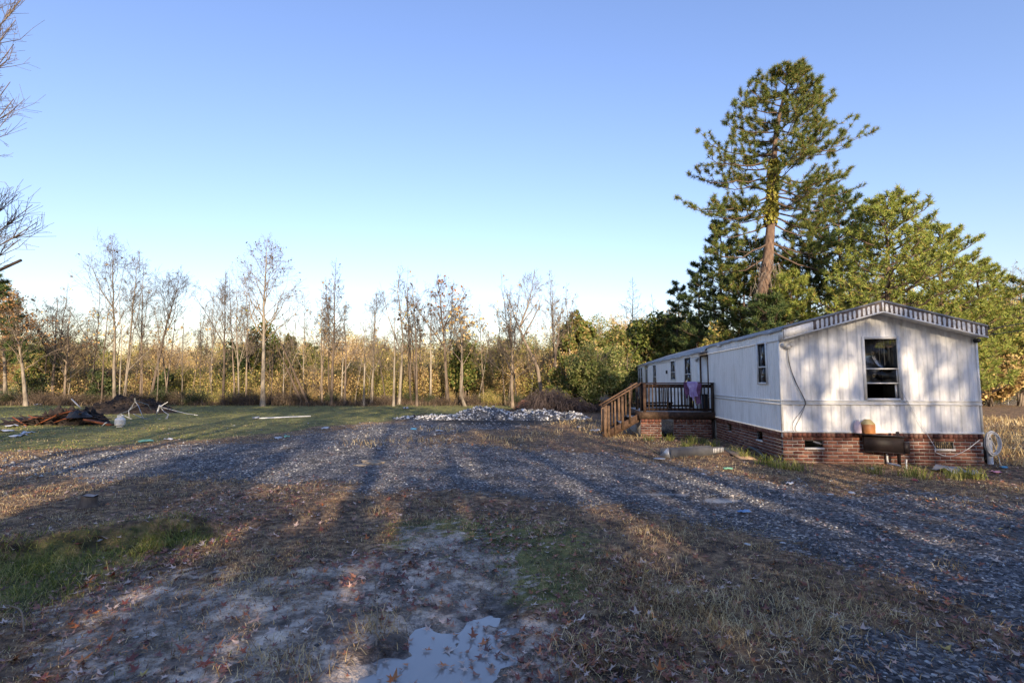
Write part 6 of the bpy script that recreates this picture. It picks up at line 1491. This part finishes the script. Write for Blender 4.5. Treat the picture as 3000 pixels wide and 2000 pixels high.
def pine(px, Y, ty, rad, seed, mat, label, low=.15, nl=46, r0=.2, k=12, ln=.28, w=.022, tx=None, shape=.75, lo_r=1.0):
    r = np.random.default_rng(seed); b = base_at(px, Y); t = at(tx or px, ty, Y) - b; h_ = t[2]
    n = 9; tp = np.array([np.array([t[0] * q_, 0, h_ * q_ if q_ else -.2]) + (r.normal(size=3) * (.06, .06, 0)) for q_ in np.linspace(0, 1, n)])
    tm = MB(); tm.tube(tp, np.linspace(r0, .03, n), 8); tw = MB(); TP, TD = [], []
    for i in range(nl):
        q_ = low + (1 - low) * (i + r.random()) / nl * .985; c = np.array([np.interp(q_ * h_, tp[:, 2], tp[:, 0]), 0, q_ * h_]); az = i * 2.4 + r.random() * .8
        L_ = rad * ((1 - (q_ - low) / (1 - low)) ** shape) * (.75 + .4 * r.random()) * (lo_r + (1 - lo_r) * min(1, (q_ - low) / .25)) + .35
        pine_limb(tw, TP, TD, c, c + (math.cos(az) * L_, math.sin(az) * L_, L_ * (.1 + .5 * (q_ - low))), r0 * .25, r, 8, 6, .06, .46)
    return finish_pine(b, label, tm, tw, TP, TD, r, mat, k - 3, ln, w * 1.0)
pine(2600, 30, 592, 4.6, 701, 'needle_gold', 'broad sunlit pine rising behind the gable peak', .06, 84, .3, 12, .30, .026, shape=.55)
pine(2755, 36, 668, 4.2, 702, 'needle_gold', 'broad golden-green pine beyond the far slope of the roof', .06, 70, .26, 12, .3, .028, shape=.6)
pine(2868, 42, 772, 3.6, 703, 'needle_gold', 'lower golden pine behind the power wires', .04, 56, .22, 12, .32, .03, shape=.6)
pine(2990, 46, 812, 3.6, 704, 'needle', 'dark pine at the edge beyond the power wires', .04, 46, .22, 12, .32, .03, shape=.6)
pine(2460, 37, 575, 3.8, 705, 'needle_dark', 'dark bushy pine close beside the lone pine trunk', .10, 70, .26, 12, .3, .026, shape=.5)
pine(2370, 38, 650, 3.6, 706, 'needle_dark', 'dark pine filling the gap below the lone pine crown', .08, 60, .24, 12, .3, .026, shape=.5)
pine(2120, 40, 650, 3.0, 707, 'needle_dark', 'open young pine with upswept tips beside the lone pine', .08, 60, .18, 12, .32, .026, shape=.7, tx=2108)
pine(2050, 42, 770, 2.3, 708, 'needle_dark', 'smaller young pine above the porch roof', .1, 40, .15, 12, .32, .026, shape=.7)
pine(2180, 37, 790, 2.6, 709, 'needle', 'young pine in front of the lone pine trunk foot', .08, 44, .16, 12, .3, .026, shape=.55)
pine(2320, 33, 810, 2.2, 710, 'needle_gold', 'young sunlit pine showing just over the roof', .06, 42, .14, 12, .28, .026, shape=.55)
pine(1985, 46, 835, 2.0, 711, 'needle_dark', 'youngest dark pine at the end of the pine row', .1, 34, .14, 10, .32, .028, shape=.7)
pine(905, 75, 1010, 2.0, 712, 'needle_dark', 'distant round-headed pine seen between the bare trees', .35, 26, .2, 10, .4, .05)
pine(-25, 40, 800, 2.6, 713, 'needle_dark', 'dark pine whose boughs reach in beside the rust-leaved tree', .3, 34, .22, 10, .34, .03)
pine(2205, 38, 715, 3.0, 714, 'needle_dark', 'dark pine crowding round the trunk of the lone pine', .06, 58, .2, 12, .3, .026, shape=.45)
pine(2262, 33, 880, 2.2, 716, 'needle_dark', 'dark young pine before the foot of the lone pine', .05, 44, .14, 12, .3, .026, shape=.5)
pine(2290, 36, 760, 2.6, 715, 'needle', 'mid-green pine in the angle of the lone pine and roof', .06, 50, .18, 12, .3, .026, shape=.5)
special(2215, 35, 955, 2.2, 521, 'leaf_gold', 'tan twiggy thicket at the foot of the lone pine', 5000, .13)
special(2130, 37, 930, 2.0, 522, 'leaf_olive', 'olive thicket between the young pines', 5000, .14)
special(2420, 34, 900, 2.4, 523, 'leaf_gold', 'tan undergrowth behind the roof ridge', 5000, .14)
special(2900, 40, 1010, 2.6, 524, 'leaf_gold', 'golden-leaved tree in front of the fence pines', 7000, .15)
special(2980, 41, 960, 2.4, 525, 'leaf_olive', 'olive tree above the chain-link fence', 6000, .15)

# ------------------------------------------------------------------ bare tree reaching in from the left
lt = thing('overhanging_tree', 'bare tree reaching in with fine upturned twigs and a sawn limb', 'tree', tuple(base_at(-420, 13)))
b0 = base_at(-420, 13); r = np.random.default_rng(17); mb = MB()
tk = np.array([(0, 0, -.2), (.05, 0, 2), (-.05, .1, 4.5), (.1, 0, 7), (.2, .1, 10), (.4, .1, 13)]); mb.tube(tk, [.34, .28, .24, .2, .14, .05], 10); mb.build('trunk', M['bark'], lt, smooth=True)
mb = MB(); tw = MB()
def bough(h0, tgt, r0, n=13):
    e = at(*tgt, 13) - b0; s = np.array([np.interp(h0, tk[:, 2], tk[:, 0]), 0, h0]); t = np.linspace(0, 1, 8)[:, None]
    pts = s + (e - s) * t + r.normal(size=(8, 3)) * .07 * t * (1 - t) * 4; pts[:, 2] += (-.25 * np.sin(t[:, 0] * math.pi)); mb.tube(pts, np.linspace(r0, .008, 8), 6)
    for k in range(n):
        j = 3 + int(4 * (k / n)); d = pts[min(j + 1, 7)] - pts[j - 1]; d /= np.linalg.norm(d); grow(tw, pts[j], rot_about(d, r, .5), .55 + .5 * r.random(), .012, 2, r, None, .22, .004, (4, 4, 4))
        grow(tw, pts[j], rot_about(d, r, .6), .4 + .4 * r.random(), .012, 1, r, None, .2, .004, (4, 4, 3))
for h0, tg, r0 in ((7.5, (45, 60), .05), (8.5, (70, -10), .05), (7.0, (40, 130), .04), (6.0, (40, 290), .045), (5.6, (30, 240), .04), (5.2, (25, 340), .035), (3.8, (110, 650), .05), (3.6, (95, 600), .045), (3.2, (60, 700), .04), (3.4, (50, 570), .04), (9.5, (20, -80), .05)): bough(h0, tg, r0)
mb.build('limbs', M['bark'], lt); tw.build('twigs', M['bark'], lt)
e = at(62, 762, 12.6) - b0; mb = MB(); mb.tube([(0, 0, 3.0), tuple(e * .6 + np.array([0, 0, 3.0 * .4 + .05])), tuple(e)], [.07, .045, .032], 8, True); mb.build('sawn_limb', M['soot_and_limb_shade'], lt)  # limb's shade is put into a near-black colour; the wood is not sooty

# ------------------------------------------------------------------ fence and wires
fb = gp(2935, 1186); YFc = fb[1]
fe = thing('chain_link_fence', 'galvanised chain-link fence with barbed-wire arms beyond the far corner', 'fence', (0, 0, 0))
X0 = at(2820, 1150, YFc)[0]; X1 = X0 + 22; zt = 1.55; xp = X0
while xp < X1 + .1:
    mb = MB(); g_ = hz(xp, YFc); mb.tube([(xp, YFc, g_ - .1), (xp, YFc, zt + .05)], .035, 6, True); mb.tube([(xp, YFc, zt + .05), (xp + .02, YFc - .22, zt + .35)], .025, 5, True); mb.build('post', M['galv'], fe); xp += 1.85
mb = MB(); mb.tube([(X0, YFc, zt), (X1, YFc, zt)], .025, 6); mb.build('top_rail', M['galv'], fe)
mb = MB()
for k in range(2): mb.tube([(X0, YFc - .1 * k - .1, zt + .17 + .12 * k), (X1, YFc - .1 * k - .1, zt + .17 + .12 * k)], .006, 3)
mb.build('barbed_wire', M['galv'], fe)
mb = MB(); sp = .12; n = int((X1 - X0) / sp)
for k in range(-12, n):
    for s in (1, -1):
        xa = X0 + k * sp; a = np.array([xa, YFc + .002 * s, .0]); b = np.array([xa + 1.5, YFc + .002 * s, 1.5])
        if s < 0: a[0], b[0] = b[0], a[0]
        lo, hi = 0.0, 1.0
        dx = b[0] - a[0]
        for lim in (X0, X1):
            t = (lim - a[0]) / dx
            if (lim == X0) == (dx > 0): lo = max(lo, t)
            else: hi = min(hi, t)
        if hi - lo > .02: mb.tube([a + (b - a) * lo, a + (b - a) * hi], .004, 3)
tag(mb.build('wire_mesh', M['galv'], fe), None, None, None, 'stuff')
# utility pole out to the right, two service wires down to the eave
ul = thing('utility_pole', 'wooden utility pole standing beyond the yard to carry the wires', 'utility pole', (27.0, 17.0, hz(27, 17)))
mb = MB(); mb.tube([(0, 0, -.5), (0, 0, 8.6)], [.16, .11], 10, True); mb.build('pole', M['dead'], ul, smooth=True)
mb = MB(); mb.box(-.6, .6, -.06, .06, 7.6, 7.72); mb.build('cross_arm', M['dead'], ul)
for k, (sx, sy, ex_, ez) in enumerate(((2765, 917, 26.8, 6.9), (2790, 940, 26.8, 6.2))):
    q_ = loc2(W_ + .02, 2.4 + .8 * k); a = np.array([q_[0], q_[1], 2.98 - .06 * k]); b = np.array([27.0, 17.0, ez]); t = np.linspace(0, 1, 24)[:, None]
    pts = a + (b - a) * t; pts[:, 2] -= .55 * np.sin(t[:, 0] * math.pi)
    mb = MB(); mb.tube(pts, .014, 5); tag(mb.build('power_wire', M['black'], None), ['upper black service wire sagging from the eave towards a pole', 'lower black service wire sagging from the eave towards a pole'][k], 'wire')

# ------------------------------------------------------------------ wood behind the viewer, whose shade falls over the yard
gsh = 'trees behind the yard entrance'
sh_b = [plant('bare_tree', 'bare tree in the wood behind the yard entrance', 'tree', (0, 0, -60), bare_tree(17, .26, 900 + k, nb=24, base_frac=.40, spread=.32, angle=.8, minr=.011, kids=(5, 4, 3), leaves=420, leafsize=.17), gsh) for k in range(3)]
sh_e = [plant('holly_tree', 'dense evergreen holly in the wood behind the yard entrance', 'tree', (0, 0, -60), leafy_tree(7.5, 2.3, 920 + k, 'leaf_dark', 2300, .02, 24, .22), 'hollies behind the yard entrance') for k in range(2)]
rr3 = np.random.default_rng(SEED_SHADE if 'SEED_SHADE' in globals() else 5)
bare_spots = [(-9, -24), (-4.2, -21), (1.0, -26), (4.5, -19), (8.0, -24), (12.25, -14), (14.3, -14.8), (17.5, -19), (21.5, -24), (26, -21), (10.6, -28), (-13, -27), (-1.5, -19), (6.6, -17.5), (16.2, -23), (19.8, -17), (24, -27), (13.2, -20), (-7, -29), (3, -31)]
ev_spots = [(-11, -15), (-7.6, -14.2), (-4.4, -15.5), (-1.2, -14.6), (1.8, -15.4), (4.6, -14.4), (7.4, -15.2), (10.2, -16.6), (13.4, -16.9), (16.8, -15.9), (20.0, -14.5), (23.5, -15)]
for i, (x, y) in enumerate(bare_spots):
    k = i % 3; s = .85 + .3 * rr3.random()
    if i < 3: o = sh_b[k]; o.location = (x, y, 0); o.scale = (s, s, s)
    else: copy_tree(sh_b[k], (x, y, 0), rr3.random() * 6, s)
for i, (x, y) in enumerate(ev_spots):
    k = i % 2; s = .92 + .2 * rr3.random()
    if i < 2: o = sh_e[k]; o.location = (x, y, 0); o.scale = (s, s, s)
    else: copy_tree(sh_e[k], (x, y, 0), rr3.random() * 6, (s * 1.1, s * 1.1, s))
hp = [(x, -20 + 2.5 * math.sin(x * 1.7), 17.3 + .9 * math.sin(x * 2.9), 2.9) for x in np.linspace(-31, 17, 8)] + [(x, -20.5, 18.6, 3.0) for x in (-19, -14, -9.5, -5, -0.5)] + [(18.5, -26, 19, 3.6), (28.5, -22, 18, 3.4), (23, -20, 16.5, 3.0)]
hpp = []
for k, (px_, Y_, h_, rd) in enumerate(hp):
    if k >= 3: copy_tree(hpp[k % 3], (px_, Y_, 0), k * 1.3, h_ / 17.5); continue
    r = np.random.default_rng(950 + k); h_ = 17.5; tm = MB(); tm.tube([(0, 0, -.2), (.1, 0, h_ * .5), (0, .1, h_)], [.26, .18, .04], 8); tw = MB(); TP, TD = [], []
    for i in range(20):
        q_ = .78 + .22 * (i + r.random()) / 21; az = i * 2.4; L_ = rd * (1 - (q_ - .78) / .22) ** .5 * (.7 + .4 * r.random()) + .3; c = np.array([0, 0, q_ * h_]); pine_limb(tw, TP, TD, c, c + (math.cos(az) * L_, math.sin(az) * L_, .15 * L_), .05, r, 6, 3, .06, .42)
    o = finish_pine((px_, Y_, 0), 'tall high-crowned pine in the wood behind the yard entrance', tm, tw, TP, TD, r, 'needle_dark', 8, .34, .045); o['group'] = 'pines behind the yard entrance'; hpp.append(o)
# any prototype never used is dropped
for o in list(COL.objects):
    if o.type == 'EMPTY' and o.parent is None and o.location.z < -40:
        for c in list(o.children): bpy.data.objects.remove(c)
        bpy.data.objects.remove(o)
